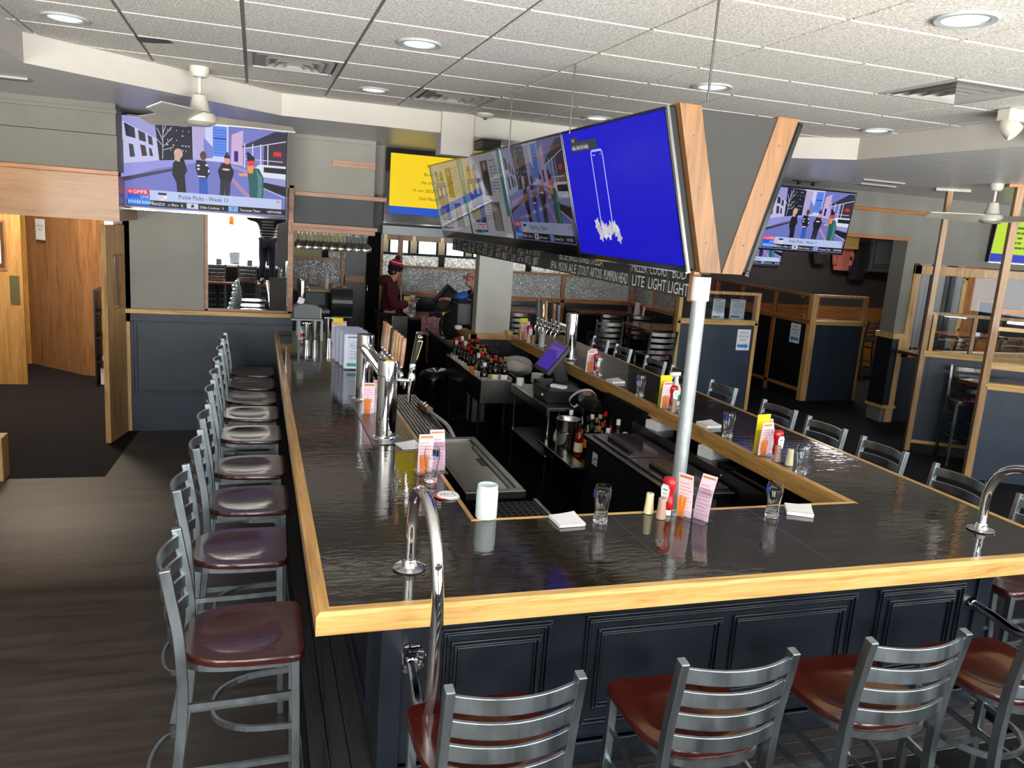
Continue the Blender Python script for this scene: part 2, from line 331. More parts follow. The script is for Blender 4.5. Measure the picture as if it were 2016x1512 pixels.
_txt = {}
def text2d(s, size=1.0, align='LEFT'):
    # lettering as flat outlines in x (right) and z (up)
    key = (s, align)
    if key not in _txt:
        cu = bpy.data.curves.new('t', 'FONT'); cu.body = s; cu.size = 1.0; cu.align_x = align; cu.resolution_u = 2
        o = bpy.data.objects.new('t', cu); me = bpy.data.meshes.new_from_object(o)
        _txt[key] = ([tuple(v.co[:2]) for v in me.vertices], [tuple(p.vertices) for p in me.polygons])
        bpy.data.objects.remove(o); bpy.data.curves.remove(cu); bpy.data.meshes.remove(me)
    vs, fs = _txt[key]; return [(x * size, y * size) for x, y in vs], fs
class Sheet:
    # a flat printed or lit picture: layers of coloured shapes in u (right) and t (down), 0..1, on a w x h sheet facing -y
    def __init__(s, w, h, step=.00025): s.w = w; s.h = h; s.k = 0; s.step = step; s.mb = MB()
    def P(s, u, t): return ((u - .5) * s.w, -s.k * s.step, (.5 - t) * s.h)
    def poly(s, pts, c): s.k += 1; s.mb.poly([s.P(u, t) for u, t in reversed(pts)] if s.ccw(pts) else [s.P(u, t) for u, t in pts], 0, c); return s
    def ccw(s, p): return sum(p[i][0] * p[(i + 1) % len(p)][1] - p[(i + 1) % len(p)][0] * p[i][1] for i in range(len(p))) > 0
    def rect(s, u0, t0, u1, t1, c): return s.poly([(u0, t0), (u1, t0), (u1, t1), (u0, t1)], c)
    def rects(s, rs, c):
        s.k += 1
        for u0, t0, u1, t1 in rs: s.mb.poly([s.P(u0, t1), s.P(u1, t1), s.P(u1, t0), s.P(u0, t0)], 0, c)
        return s
    def oval(s, u, t, ru, rt, c, n=14): return s.poly([(u + ru * math.cos(2 * PI * i / n), t + rt * math.sin(2 * PI * i / n)) for i in range(n)], c)
    def line(s, a, b, wd, c):
        d = V3(((b[0] - a[0]) * s.w, (b[1] - a[1]) * s.h)); n = V3((-d.y, d.x)).normalized() * wd / 2; n = (n.x / s.w, n.y / s.h)
        return s.poly([(a[0] + n[0], a[1] + n[1]), (b[0] + n[0], b[1] + n[1]), (b[0] - n[0], b[1] - n[1]), (a[0] - n[0], a[1] - n[1])], c)
    def text(s, st, u, t, th, c, align='LEFT', squeeze=1.0, shear=0.0):
        s.k += 1; vs, fs = text2d(st, th * s.h / .72, align); ox, oy, oz = s.P(u, t)
        s.mb._add([(ox + (x + z * shear) * squeeze, oy, oz + z) for x, z in vs], fs, 0, c); return s
    def scribble(s, u0, t0, u1, t1, c, rows=4, fill=.8):
        rs = []; random.seed(int(u0 * 997 + t0 * 131 + rows))
        for r in range(rows):
            t = t0 + (t1 - t0) * (r + .25) / rows; h = (t1 - t0) / rows * .42; u = u0
            while u < u1 * .98:
                w = random.uniform(.03, .12) * (u1 - u0) * 2; e = min(u + w, u1)
                if random.random() < fill: rs.append((u, t, e, t + h))
                u = e + .02 * (u1 - u0)
        return s.rects(rs, c)
# ============================================================ the room
LOWZ = 3.07; HIZ = 3.245; SLAB = 3.262
RAISED = [(-1.53, -4.36), (4.70, -4.36), (4.70, 3.50), (3.25, 4.84), (0.01, 4.79), (-1.53, 3.42)]   # outline of the tiled ceiling
OUT = [(-4.6, REAR_Y), (RIGHT_X, REAR_Y), (RIGHT_X, FAR_Y), (-4.6, FAR_Y)]
mb = MB().poly([(-4.6, REAR_Y, 0), (0.95, REAR_Y, 0), (0.95, 4.78, 0), (-4.6, 4.78, 0)]); struct('floor', mb, 'vinyl')
mb = MB(); mb.poly([(.95, REAR_Y, 0), (RIGHT_X, REAR_Y, 0), (RIGHT_X, FAR_Y, 0), (.95, FAR_Y, 0)]); mb.poly([(-4.6, 4.78, 0), (-1.38, 4.78, 0), (-1.30, 6.33, 0), (.95, 6.33, 0), (.95, FAR_Y, 0), (-4.6, FAR_Y, 0)])
struct('floor', mb, 'carpet')
struct('floor', MB().poly([(-1.38, 4.78, 0), (.95, 4.78, 0), (.95, 6.33, 0), (-1.30, 6.33, 0)]), 'vinyl')
# lowered plaster ceiling around the tiled field
tri = geometry.tessellate_polygon([[V3((x, y, 0)) for x, y in OUT], [V3((x, y, 0)) for x, y in RAISED]])
allp = OUT + RAISED; mb = MB()
for t in tri: mb.poly([(*allp[i], LOWZ) for i in t])
struct('ceiling', mb, 'drywall')
mb = MB(); n = len(RAISED)
for i in range(n):
    a, b = RAISED[i], RAISED[(i + 1) % n]
    if a[1] <= REAR_Y and b[1] <= REAR_Y: continue
    mb.poly([(*a, LOWZ - .002), (*b, LOWZ - .002), (*b, SLAB), (*a, SLAB)])
struct('trim_soffit', mb, 'soffit')
def clip_poly(poly, cl):
    for i in range(len(cl)):
        a, b = cl[i], cl[(i + 1) % len(cl)]; out = []
        ins = lambda p: (b[0] - a[0]) * (p[1] - a[1]) - (b[1] - a[1]) * (p[0] - a[0]) >= -1e-9
        for j in range(len(poly)):
            p, q = poly[j - 1], poly[j]
            if ins(p) != ins(q):
                d = ((b[0] - a[0]) * (p[1] - a[1]) - (b[1] - a[1]) * (p[0] - a[0])); e = ((b[0] - a[0]) * (q[1] - a[1]) - (b[1] - a[1]) * (q[0] - a[0]))
                s = d / (d - e); out.append((p[0] + (q[0] - p[0]) * s, p[1] + (q[1] - p[1]) * s))
            if ins(q): out.append(q)
        poly = out
        if not poly: break
    return poly
mb = MB(); mb.poly([(x, y, SLAB - .004) for x, y in reversed(RAISED)]); struct('ceiling', mb, 'grid')
TX, TY, TS = 0.350, 1.845, 0.607
VENTS = {(-1, 2), (1, 3), (5, -1)}
mb = MB()
for i in range(-4, 8):
    for j in range(-11, 6):
        if (i, j) in VENTS: continue
        x0, y0 = TX + i * TS + .011, TY + j * TS + .011; x1, y1 = x0 + TS - .022, y0 + TS - .022
        q = clip_poly([(x0, y0), (x1, y0), (x1, y1), (x0, y1)], RAISED)
        if len(q) < 3: continue
        ar = abs(sum(q[k - 1][0] * q[k][1] - q[k][0] * q[k - 1][1] for k in range(len(q)))) / 2
        if ar < .004: continue
        mb.prism(q, HIZ, SLAB - .005)
struct('ceiling', mb, 'tile')

# ------------------------------------------------------------ walls
T = .14
mb = MB(); mb.box(-1.42, .19, 6.31, 6.31 + T, 0, LOWZ); mb.box(.19, 1.0, 6.31, 6.31 + T, 2.50, LOWZ); mb.box(1.0, 2.24, 6.70, 6.8, 2.50, LOWZ); mb.box(.98, 1.0, 6.45, 6.8, 2.14, LOWZ); struct('wall_bar', mb, 'wall')
mb = MB(); mb.box(.195, 1.0, 6.315, 6.44, 2.19, 2.47); struct('wall_bar', mb, 'slate')
mb = MB(); mb.box(1.0, 2.24, 6.70, 6.82, 2.14, 2.5); struct('wall_bar', mb, 'slate')
mb = MB(); mb.box(-1.42, 1.0, 6.285, 6.31, 3.03, LOWZ); struct('trim_1', mb, 'wall')
mb = MB(); mb.box(.19, 1.13, 6.285, 6.32, 2.465, 2.51); struct('trim_2', mb, 'pinkwood', bevel=.004)
mb = MB(); mb.box(.165, 1.04, 6.25, 6.44, 2.15, 2.19); mb.box(.165, 1.02, 6.27, 6.44, 2.105, 2.15); struct('trim_3', mb, 'pinkwood', bevel=.004)
mb = MB(); mb.box(.56, 1.0, 6.285, 6.312, 2.79, 2.85); struct('trim_4', mb, 'pinkwood')
mb = MB(); mb.box(1.46, 1.66, 10.2, 10.3, 0, LOWZ); mb.box(1.0, 1.66, 10.2, 10.3, 2.1, LOWZ); struct('wall_bar', mb, 'well')
mb = MB(); mb.box(1.66, 1.70, 10.17, 10.3, 0, 2.4); struct('trim_5', mb, 'postw')
# wainscot below the mirror
mb = MB(); mb.box(-1.365, .19, 6.285, 6.312, 0, 1.205); struct('trim_6', mb, 'navy')
mb = MB(); W0 = 6.27
for (x0, x1, z0, z1) in [(-1.36, .19, 1.115, 1.13), (-1.36, .19, .375, .395), (-1.36, -1.335, .395, 1.115)]: mb.box(x0, x1, W0, 6.29, z0, z1)
mb.box(-1.32, .19, 6.276, 6.29, .41, .418); mb.box(-1.31, -1.302, 6.276, 6.29, .41, 1.10)
struct('trim_7', mb, 'navy', bevel=.003)
mb = MB(); mb.box(-1.36, .1, 6.27, 6.29, 0, .03); struct('baseboard_bar', mb, 'navy')
mb = MB(); mb.box(-1.44, .2, 6.25, 6.312, 1.205, 1.25); struct('trim_8', mb, 'oakx', bevel=.004)
mb = MB(); mb.box(-1.45, -1.365, 6.27, 6.312, 0, 1.12); struct('trim_9', mb, 'oakz', bevel=.003)
# the mirror beside the pass
t = thing('wall_mirror', 'wood-framed mirror on the grey wall under the street-scene television', 'mirror', (-.245, 6.31, 0))
mb = MB(); mb.box(-.40, .385, -.012, -.004, 1.265, 2.53); ob('mirror_glass', mb, 'mirror', t)
mb = MB()
for b in ((-.425, -.395, 1.25, 2.56), (.38, .43, 1.25, 2.56)): mb.box(b[0], b[1], -.03, -.002, b[2], b[3])
mb.box(-.425, .43, -.03, -.002, 1.25, 1.275); mb.box(-.425, .43, -.03, -.002, 2.53, 2.56); ob('frame', mb, 'pinkwood', t, bevel=.004)
mb = MB(); mb.box(.20, .37, -.016, -.0125, 1.27, 1.62); ob('taped_card', mb, 'vpanel', t)

# header over the way to the entrance, timber lined
mb = MB(); mb.box(-4.6, -1.30, 5.25, 6.31, 2.82, LOWZ); mb.box(-4.6, -1.295, 5.245, 6.31, 2.53, 2.815); struct('wall_entrance', mb, 'hdr')
mb = MB(); mb.box(-4.6, -1.29, 5.225, 5.25, 2.99, 3.02); struct('trim_10', mb, 'hdr')
mb = MB(); mb.box(-4.6, -1.285, 5.215, 5.27, 2.49, 2.53); struct('trim_11', mb, 'amber', bevel=.006)
mb = MB(); mb.box(-4.6, -1.29, 5.24, 6.31, 2.20, 2.49); mb.box(-4.6, -1.285, 5.23, 6.31, 2.115, 2.20); struct('trim_12', mb, 'beam')
mb = MB(); mb.box(-1.50, -1.36, 6.31, 9.0, 0, LOWZ); struct('wall_entrance', mb, 'brown')
# panelled passage walls
mb = MB(); mb.prism([(-3.12, 9.95), (-2.33, 9.15), (-2.28, 9.2), (-3.07, 10.0)], 0, 2.6); mb.prism([(-2.33, 9.15), (-1.95, 8.95), (-1.93, 9.0), (-2.31, 9.2)], 0, 2.6); struct('wall_passage', mb, 'brown')
mb = MB(); mb.box(-3.5, -3.10, 9.9, 9.95, 0, 2.6); struct('wall_passage', mb, 'door')
mb = MB(); mb.box(-4.6, -3.5, 9.9, 10, 0, LOWZ); mb.box(-4.65, -4.6, REAR_Y, FAR_Y, 0, LOWZ + .2); struct('wall_left', mb, 'wall')
mb = MB(); mb.box(-2.17, -2.11, 4.72, 4.9, 0, .36); struct('trim_13', mb, 'oakz', bevel=.004)
mb = MB(); mb.box(-2.75, -2.18, 4.75, 4.87, 0, 1.1); struct('wall_entrance', mb, 'brown')
# white chase hanging beside the televisions, and the column at the back of the bar
struct('wall_chase', MB().box(1.355, 1.645, 4.775, 4.98, 2.885, SLAB), 'soffit')
mb = MB(); mb.box(2.245, 2.655, 6.5, 6.68, 0, LOWZ); struct('wall_column', mb, plain('columnp', (196, 195, 188), .7, var=.04), bevel=.004)

# right-hand wall with the opening and the inner window
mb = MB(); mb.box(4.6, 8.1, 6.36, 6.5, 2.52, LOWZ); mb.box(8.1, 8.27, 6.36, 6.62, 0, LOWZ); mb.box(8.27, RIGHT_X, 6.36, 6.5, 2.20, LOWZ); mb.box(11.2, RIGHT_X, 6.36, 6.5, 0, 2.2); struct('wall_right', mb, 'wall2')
mb = MB(); mb.box(8.27, 11.2, 6.36, 6.5, 0, .98); mb.box(8.13, 8.275, 6.345, 6.37, .24, 1.17); struct('wall_right', mb, 'navyd')
mb = MB(); mb.box(8.09, 8.15, 6.34, 6.635, .24, 1.17); struct('trim_14', mb, 'navyd')
mb = MB(); mb.box(5.0, 12, 6.33, 6.37, 2.83, 2.875); struct('trim_15', mb, 'amber', bevel=.005)
mb = MB(); mb.box(5.0, 8.12, 6.33, 6.52, 2.485, 2.52); struct('trim_16', mb, 'amber')
mb = MB(); mb.box(8.07, 8.3, 6.31, 6.65, 1.17, 1.245); mb.box(8.06, 8.3, 6.31, 6.64, .2, .24); struct('trim_17', mb, 'oakx', bevel=.004)
mb = MB(); mb.box(8.16, 8.29, 6.335, 6.37, 0, .2); mb.box(8.2, 8.29, 6.335, 6.37, .24, 1.17); struct('trim_18', mb, 'oakz')
t = struct('window_1', MB().box(8.38, 11.1, 6.42, 6.43, 1.0, 2.06), 'wpane')
mb = MB(); mb.box(8.27, 8.385, 6.33, 6.5, .92, 2.18); mb.box(11.08, 11.2, 6.33, 6.5, .92, 2.18); mb.box(8.27, 11.2, 6.33, 6.5, 2.06, 2.18); mb.box(8.27, 11.2, 6.33, 6.5, .92, 1.0); ob('window_frame', mb, 'oakz', t, bevel=.004)
# rooms behind
mb = MB(); mb.box(6.15, 13.5, 10.9, 11.0, 0, LOWZ); mb.box(12.6, 12.64, 9.65, 10.9, 0, LOWZ); mb.box(6.1, 6.2, 10.2, FAR_Y, 0, LOWZ); struct('wall_back', mb, 'darkwall')
mb = MB(); mb.box(8.6, 12.6, 10.86, 10.9, 0, 1.2); struct('trim_19', mb, 'amber')
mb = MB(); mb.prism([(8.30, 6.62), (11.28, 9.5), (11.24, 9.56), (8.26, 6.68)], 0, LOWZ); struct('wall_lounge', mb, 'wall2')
mb = MB(); mb.box(11.3, RIGHT_X, 9.46, 9.5, 0, .8); struct('wall_lounge', mb, 'amber')
t = thing('striped_curtain', 'navy and pale striped curtain seen through the inner window', 'curtain', (11.82, 9.42, 0)); pts = []
for i in range(49): pts.append((-.62 + i * .0258, .03 * math.sin(i * 1.05)))
for nm, sel, mt in (('pale_stripes', 1, 'greyp'), ('dark_stripes', 0, 'navyd')):
    mb = MB()
    for i in range(48):
        if (i // 8) % 2 == sel: a, b = pts[i], pts[i + 1]; mb.poly([(a[0], a[1], .62), (b[0], b[1], .62), (b[0], b[1], 2.5), (a[0], a[1], 2.5)]); mb.poly([(b[0], b[1] + .006, .62), (a[0], a[1] + .006, .62), (a[0], a[1] + .006, 2.5), (b[0], b[1] + .006, 2.5)])
    ob(nm, mb, mt, t)
# outer walls with their windows
def window_wall(name, axis, pos, a0, a1, wins, mat, z1=LOWZ + .2, thick=.12):
    mb = MB(); wins = sorted(wins); cur = a0
    def bx(u0, u1, p, q):
        if axis == 'x': mb.box(u0, u1, pos - thick if pos < 0 else pos, pos if pos < 0 else pos + thick, p, q)
        else: mb.box(pos, pos + thick, u0, u1, p, q)
    for (w0, w1, p, q) in wins: bx(cur, w0, 0, z1); bx(w0, w1, 0, p); bx(w0, w1, q, z1); cur = w1
    bx(cur, a1, 0, z1); return struct(name, mb, mat)
window_wall('wall_rear', 'x', REAR_Y, -4.6, RIGHT_X, REAR_WIN, 'darkwall')
window_wall('wall_far', 'x', FAR_Y, -4.6, RIGHT_X, [(a, b, 1.08, 2.36) for a, b in FAR_WIN], 'cream', z1=LOWZ)
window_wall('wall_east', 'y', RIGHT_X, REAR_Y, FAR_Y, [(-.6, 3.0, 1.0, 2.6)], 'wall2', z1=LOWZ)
window_wall('wall_lounge', 'x', 9.5, 11.25, RIGHT_X, LOUNGE_WIN, 'brown', z1=LOWZ)
wn = 1
def win_frame(x0, x1, z0, z1, y, axis='x', mid=True, mat='black'):
    global wn; wn += 1
    mb = MB(); w = .045; mb.box(x0, x0 + w, y - .03, y + .03, z0, z1); mb.box(x1 - w, x1, y - .03, y + .03, z0, z1); mb.box(x0, x1, y - .03, y + .03, z0, z0 + w); mb.box(x0, x1, y - .03, y + .03, z1 - w, z1)
    if mid: mb.box((x0 + x1) / 2 - .02, (x0 + x1) / 2 + .02, y - .03, y + .03, z0, z1)
    g = MB().box(x0, x1, y - .003, y + .003, z0, z1)
    if axis == 'y':
        for q in (mb, g): q.v = [(yy, xx, zz) for xx, yy, zz in q.v]; q.f = [tuple(reversed(f)) for f in q.f]
    o = struct('window_%d' % wn, g, 'pane'); ob('window_frame', mb, mat, o); return o
for (x0, x1, z0, z1) in REAR_WIN: win_frame(x0, x1, z0, z1, REAR_Y - .06, mid=False)
for k, (x0, x1) in enumerate(FAR_WIN):
    win_frame(x0, x1, 1.08, 2.36, FAR_Y + .05, mat='black', mid=False)
    tag(ob('roller_blind', MB().box(x0 - .03, x1 + .03, FAR_Y - .03, FAR_Y - .026, 1.90, 2.5), 'tan'), 'tan roller blind half down over a far window behind the bar', 'blind', 'roller blinds on the far windows')
win_frame(-.6, 3.0, 1.0, 2.6, RIGHT_X + .06, 'y'); [win_frame(x0, x1, z0, z1, 9.55, mid=False, mat='oakz') for (x0, x1, z0, z1) in LOUNGE_WIN]

# ------------------------------------------------------------ ceiling fittings
DL = [(-1.18, 2.80), (.655, 2.21), (.655, 4.02), (2.515, .37), (2.515, 2.27), (2.53, 4.1), (4.45, 3.02)]
DN = ['left of the damaged air vent', 'right of the air vent, second dark grid line', 'small, nearest the white soffit', 'largest, near the top right corner', 'behind the rod over the wood V', 'mostly behind the hanging televisions', 'beyond the right soffit corner']
d0 = None
for (x, y), dn in zip(DL, DN):
    lab = 'round recessed ceiling light, ' + dn
    if d0 is None:
        d0 = thing('recessed_light', lab, 'ceiling light', (x, y, HIZ), group='recessed lights in the tiled ceiling')
        mb = MB().lathe([(.083, 0), (.118, 0), (.122, -.006), (.116, -.011), (.09, -.009), (.083, -.001)], 32, cap=False); ob('trim_ring', mb, 'greyl', d0, smooth=40)
        mb = MB().lathe([(0.001, -.004), (.05, -.0045), (.086, -.003), (.086, -.001), (0.001, -.001)], 32, cap=False); ob('lens', mb, 'lens', d0, smooth=40)
    else: dup(d0, (x, y, HIZ), label=lab)
def vent(i, j, label, missing=False):
    cx, cy = TX + (i + .5) * TS, TY + (j + .5) * TS
    t = thing('air_vent', label, 'air vent', (cx, cy, HIZ), group='square air vents in the tiled ceiling'); h = TS / 2 - .012
    mb = MB()
    for k, (a, b) in enumerate([(h, h - .03)]):
        for s in ((-a, a, -a, -b), (-a, a, b, a), (-a, -b, -b, b), (b, a, -b, b)): mb.box(s[0], s[1], s[2], s[3], -.004, .006)
    ob('frame', mb, 'ventm', t)
    for k in range(4):
        r = h - .05 - k * .06; r2 = r - .045; mb = MB(); z0, z1 = .004 - k * .004, .016 - k * .002; sides = [((-r, -r), (r, -r), (r2, -r2), (-r2, -r2)), ((r, -r), (r, r), (r2, r2), (r2, -r2)), ((r, r), (-r, r), (-r2, r2), (r2, r2)), ((-r, r), (-r, -r), (-r2, -r2), (-r2, r2))]
        for q, sd in enumerate(sides):
            if missing and q in (2, 3) and k == 0: continue
            mb.poly([(*sd[0], z0 - .012), (*sd[1], z0 - .012), (*sd[2], z1), (*sd[3], z1)]); mb.poly([(*sd[3], z1 + .003), (*sd[2], z1 + .003), (*sd[1], z0 - .009), (*sd[0], z0 - .009)])
        ob('louvre', mb, 'ventm', t)
    ob('backing', MB().box(-h, h, -h, h, .0165, .0168), 'ventd', t)
    return t
vent(-1, 2, 'square ceiling vent with a broken dark corner beside the ceiling fan', True)
vent(1, 3, 'square ceiling vent above the yellow notice television')
vent(5, -1, 'square ceiling vent at the right near the emergency light')
t = tag(ob('tile_hole', MB().poly([(-.86, 3.1, HIZ - .0015), (-.86, 3.26, HIZ - .0015), (-.78, 3.24, HIZ - .0015), (-.66, 3.16, HIZ - .0015), (-.69, 3.07, HIZ - .0015)]), 'black'), 'black torn gap at the corner of the broken ceiling vent', 'hole')
t = thing('smoke_detector', 'white smoke detector on the ceiling left of the television rods', 'smoke detector', (1.70, 4.62, HIZ))
ob('housing', MB().lathe([(.075, 0), (.075, -.012), (.055, -.03), (.03, -.036), (0.001, -.036)], 24, cap=False), 'fanw', t, smooth=40); ob('sensor', MB().lathe([(.018, -.034), (.016, -.05), (.001, -.052)], 12, cap=False), 'ventd', t)
t = thing('emergency_light', 'cream twin-head emergency light hanging from the ceiling at the right edge', 'emergency light', (4.40, 1.72, HIZ - .002), 0)
ob('housing', MB().box(-.13, .25, -.05, .05, -.075, 0), 'fanw', t, bevel=.008); ob('indicator', MB().box(.03, .05, -.052, -.049, -.045, -.025), 'red', t)
for x in (-.1, .2):
    mb = MB().lathe([(.018, .06), (.045, .03), (.058, -.02), (.055, -.055), (.001, -.055)], 20); mb.rot('X', math.radians(-50)).rot('Z', math.radians(25)).mv(x, -.03, -.115); ob('lamp_head', mb, 'fanw', t, smooth=40)
def fan(label, loc, a0):
    t = thing('ceiling_fan', label, 'ceiling fan', loc)
    ob('canopy', MB().lathe([(.001, 0), (.066, 0), (.066, -.03), (.05, -.066), (.03, -.074), (.001, -.074)], 24), 'fanw', t, smooth=40)
    ob('downrod', MB().lathe([(.014, -.07), (.014, -.2)], 12), 'fanw', t, smooth=40)
    ob('motor_cover', MB().lathe([(.03, -.18), (.048, -.19), (.068, -.29), (.075, -.3), (.001, -.3)], 24), 'fanw', t, smooth=40)
    ob('motor', MB().lathe([(.05, -.295), (.1, -.31), (.115, -.34), (.11, -.37), (.07, -.395), (.001, -.395)], 24), 'fanw', t, smooth=40)
    for k in range(3):
        mb = MB(); top = []; N = 10
        for i in range(N + 1):
            u = i / N; r = .1 + u * .56; w = .055 + .05 * math.sin(min(1, u * 1.3) * PI) * .8 + (.02 if u < .8 else .02 * (1 - u) / .2); tilt = .035 * (1 - .4 * u)
            top.append(((r, -w, -.345 - tilt), (r, w * .8, -.345 + tilt)))
        vs = [p for pr in top for p in pr] + [(p[0], p[1], p[2] - .008) for pr in top for p in pr]; m2 = 2 * (N + 1); fs = []
        for i in range(N): a = 2 * i; fs += [(a, a + 2, a + 3, a + 1), (m2 + a, m2 + a + 1, m2 + a + 3, m2 + a + 2), (a, m2 + a, m2 + a + 2, a + 2), (a + 1, a + 3, m2 + a + 3, m2 + a + 1)]
        fs += [(0, 1, m2 + 1, m2), (2 * N, m2 + 2 * N, m2 + 2 * N + 1, 2 * N + 1)]; mb._add(vs, fs); mb.rot('Z', a0 + k * 2 * PI / 3); ob('blade', mb, 'fanw', t, smooth=40)
fan('cream three-blade ceiling fan in front of the soffit at the left', (-.57, 3.95, HIZ), math.radians(10))
fan('white three-blade ceiling fan below the plaster ceiling at the right', (6.95, 4.1, LOWZ), math.radians(165))
t = tag(ob('ceiling_hatch', MB().box(1.75, 2.2, 5.35, 5.75, LOWZ - .02, LOWZ - .001), 'fanw'), 'flat square hatch in the plaster ceiling beside the white chase', 'ceiling hatch')
for x0, y0, dx, dy, lb in ((-2.3, 4.15, .62, .12, 'slim ceiling slot vent in the plaster at the far left'), (6.0, 4.9, .55, .14, 'slim slot vent in the plaster ceiling beyond the wood V'), (6.35, 5.35, .5, .2, 'white slot vent in the plaster ceiling above the glaring television')):
    t = thing('slot_vent', lb, 'air vent', (x0 + dx / 2, y0 + dy / 2, LOWZ)); ob('frame', MB().box(-dx / 2, dx / 2, -dy / 2, dy / 2, -.016, 0), 'ventm', t, bevel=.004)
    for k in range(3): ob('slat', MB().box(-dx / 2 + .02, dx / 2 - .02, -dy / 2 + dy * (.22 + .22 * k), -dy / 2 + dy * (.3 + .22 * k), -.019, -.016), 'ventd', t)
# ============================================================ the bar
BT = 1.07
bar = thing('bar_counter', 'long U-shaped bar with dark glossy top, oak edging and navy panelled front', 'bar', (0, 0, 0))
mb = MB()
mb.box(.045, .692, .045, 6.30, 1.03, BT - .002); mb.box(.692, 3.295, .045, .722, 1.03, BT - .002); mb.box(2.685, 3.295, .722, 6.49, 1.03, BT - .002)
ob('countertop', mb, 'bartop', bar)
mb = MB()
for (x0, x1, y0, y1) in [(1.331, 1.333, .045, .722), (2.036, 2.038, .045, .722), (.045, .692, 1.778, 1.780), (.045, .692, 4.31, 4.312), (2.685, 3.295, 1.80, 1.802), (2.685, 3.295, 4.2, 4.202)]: mb.box(x0, x1, y0, y1, BT - .003, BT - .0014); ob('seam', mb, M.setdefault('seamm', None) or M.update(seamm=plain('seamm', (96, 84, 70), .3)) or M['seamm'], bar); mb = MB()
def edge(pts, sec, mat, name='edge_trim'):
    mb = MB(); side = V3((0, 0, 1))
    return mb
prof = [(0, -.075), (0, -.012), (.012, 0), (.045, 0), (.045, -.05), (.03, -.05), (.03, -.075)]
def trimrun(a, b, inward, mat, prof=prof, mitre=(0, 0)):
    a, b, n = V3((*a, BT)), V3((*b, BT)), V3((*inward, 0)); d = (b - a).normalized(); k = len(prof)
    vs = [a + n * p + V3((0, 0, q)) + d * (p * mitre[0]) for p, q in prof] + [b + n * p + V3((0, 0, q)) - d * (p * mitre[1]) for p, q in prof]
    fs = [(i, (i + 1) % k, k + (i + 1) % k, k + i) for i in range(k)] + [tuple(reversed(range(k))), tuple(range(k, 2 * k))]
    ob('edge_trim', MB()._add(vs, fs), mat, bar)
trimrun((0, 0), (3.34, 0), (0, 1), 'oakx', mitre=(1, 1))
trimrun((0, 6.30), (0, 0), (1, 0), 'oaky', mitre=(0, 1))
trimrun((3.34, 0), (3.34, 6.49), (-1, 0), 'oaky', mitre=(1, 0))
pin = [(0, -.075), (0, -.004), (.004, 0), (.022, 0), (.022, -.04), (.02, -.075)]
trimrun((.713, .743), (.713, 6.30), (-1, 0), 'oaky', pin, (-1, 0))
trimrun((2.655, .743), (.713, .743), (0, -1), 'oakx', pin, (-1, -1))
pin2 = [(0, -.10), (0, -.006), (.006, 0), (.032, 0), (.032, -.05), (.03, -.10)]
trimrun((2.655, 6.49), (2.655, .743), (1, 0), 'oaky', pin2, (0, -1))
# body below the top
mb = MB(); mb.box(.26, 3.09, .262, .45, .2, 1.03); mb.box(.26, .45, .45, 6.30, 0, 1.03); mb.box(2.92, 3.09, .45, 6.49, 0, 1.03); ob('body', mb, 'navyd', bar)
mb = MB(); mb.box(.45, .69, .5, 6.30, .985, 1.03); mb.box(.45, 2.92, .45, .72, .985, 1.03); mb.box(2.68, 2.92, .5, 6.49, .985, 1.03); ob('underframe', mb, 'well', bar)
mb = MB(); f = .262
def frame_rect(mb, x0, x1, z0, z1, w, y0, y1):
    mb.box(x0, x1, y0, y1, z1 - w, z1); mb.box(x0, x1, y0, y1, z0, z0 + w); mb.box(x0, x0 + w, y0, y1, z0 + w, z1 - w); mb.box(x1 - w, x1, y0, y1, z0 + w, z1 - w)
def mould(x0, x1, z0, z1):
    for k, (g, w, d) in enumerate([(0, .010, .012), (.010, .010, .02), (.024, .007, .012)]):
        m2 = MB(); frame_rect(m2, x0 + g, x1 - g, z0 + g, z1 - g, w, f - d, f); mbm.join(m2)
for (x0, x1) in [(.47, .91), (1.05, 2.342), (2.459, 2.951)]:
    mbm = MB(); mould(x0, x1, .36, .838); ob('moulding', mbm, 'navyd', bar, bevel=.002)
for (x0, x1) in [(.512, .87), (1.105, 1.665), (1.718, 2.288), (2.52, 2.898)]:
    mbm = MB(); mould(x0, x1, .43, .782); ob('raised_panel', mbm, 'navyd', bar, bevel=.002)
mb = MB(); mb.box(.25, .33, f - .018, f, .2, .99); mb.box(3.02, 3.10, f - .018, f, .2, .99); mb.box(.25, 3.10, f - .012, f, .93, .99); mb.box(.25, 3.1, f - .022, f, .2, .30); mb.box(.25, 3.1, f - .028, f, .285, .30); ob('stile', mb, 'navyd', bar, bevel=.003)
mb = MB()
for y in (.9, 1.9, 2.9, 3.9, 4.9, 5.8): frame_rect(mb, 0, 0, 0, 0, 0, 0, 0) if False else None
for y0 in (.5, 1.55, 2.6, 3.65, 4.7):
    for sx in ((.24, .262), (3.088, 3.11)):
        mb = MB(); mb.box(sx[0], sx[1], y0, y0 + .9, .81, .835); mb.box(sx[0], sx[1], y0, y0 + .9, .36, .385); mb.box(sx[0], sx[1], y0, y0 + .025, .385, .81); mb.box(sx[0], sx[1], y0 + .875, y0 + .9, .385, .81); ob('moulding', mb, 'navyd', bar, bevel=.002)
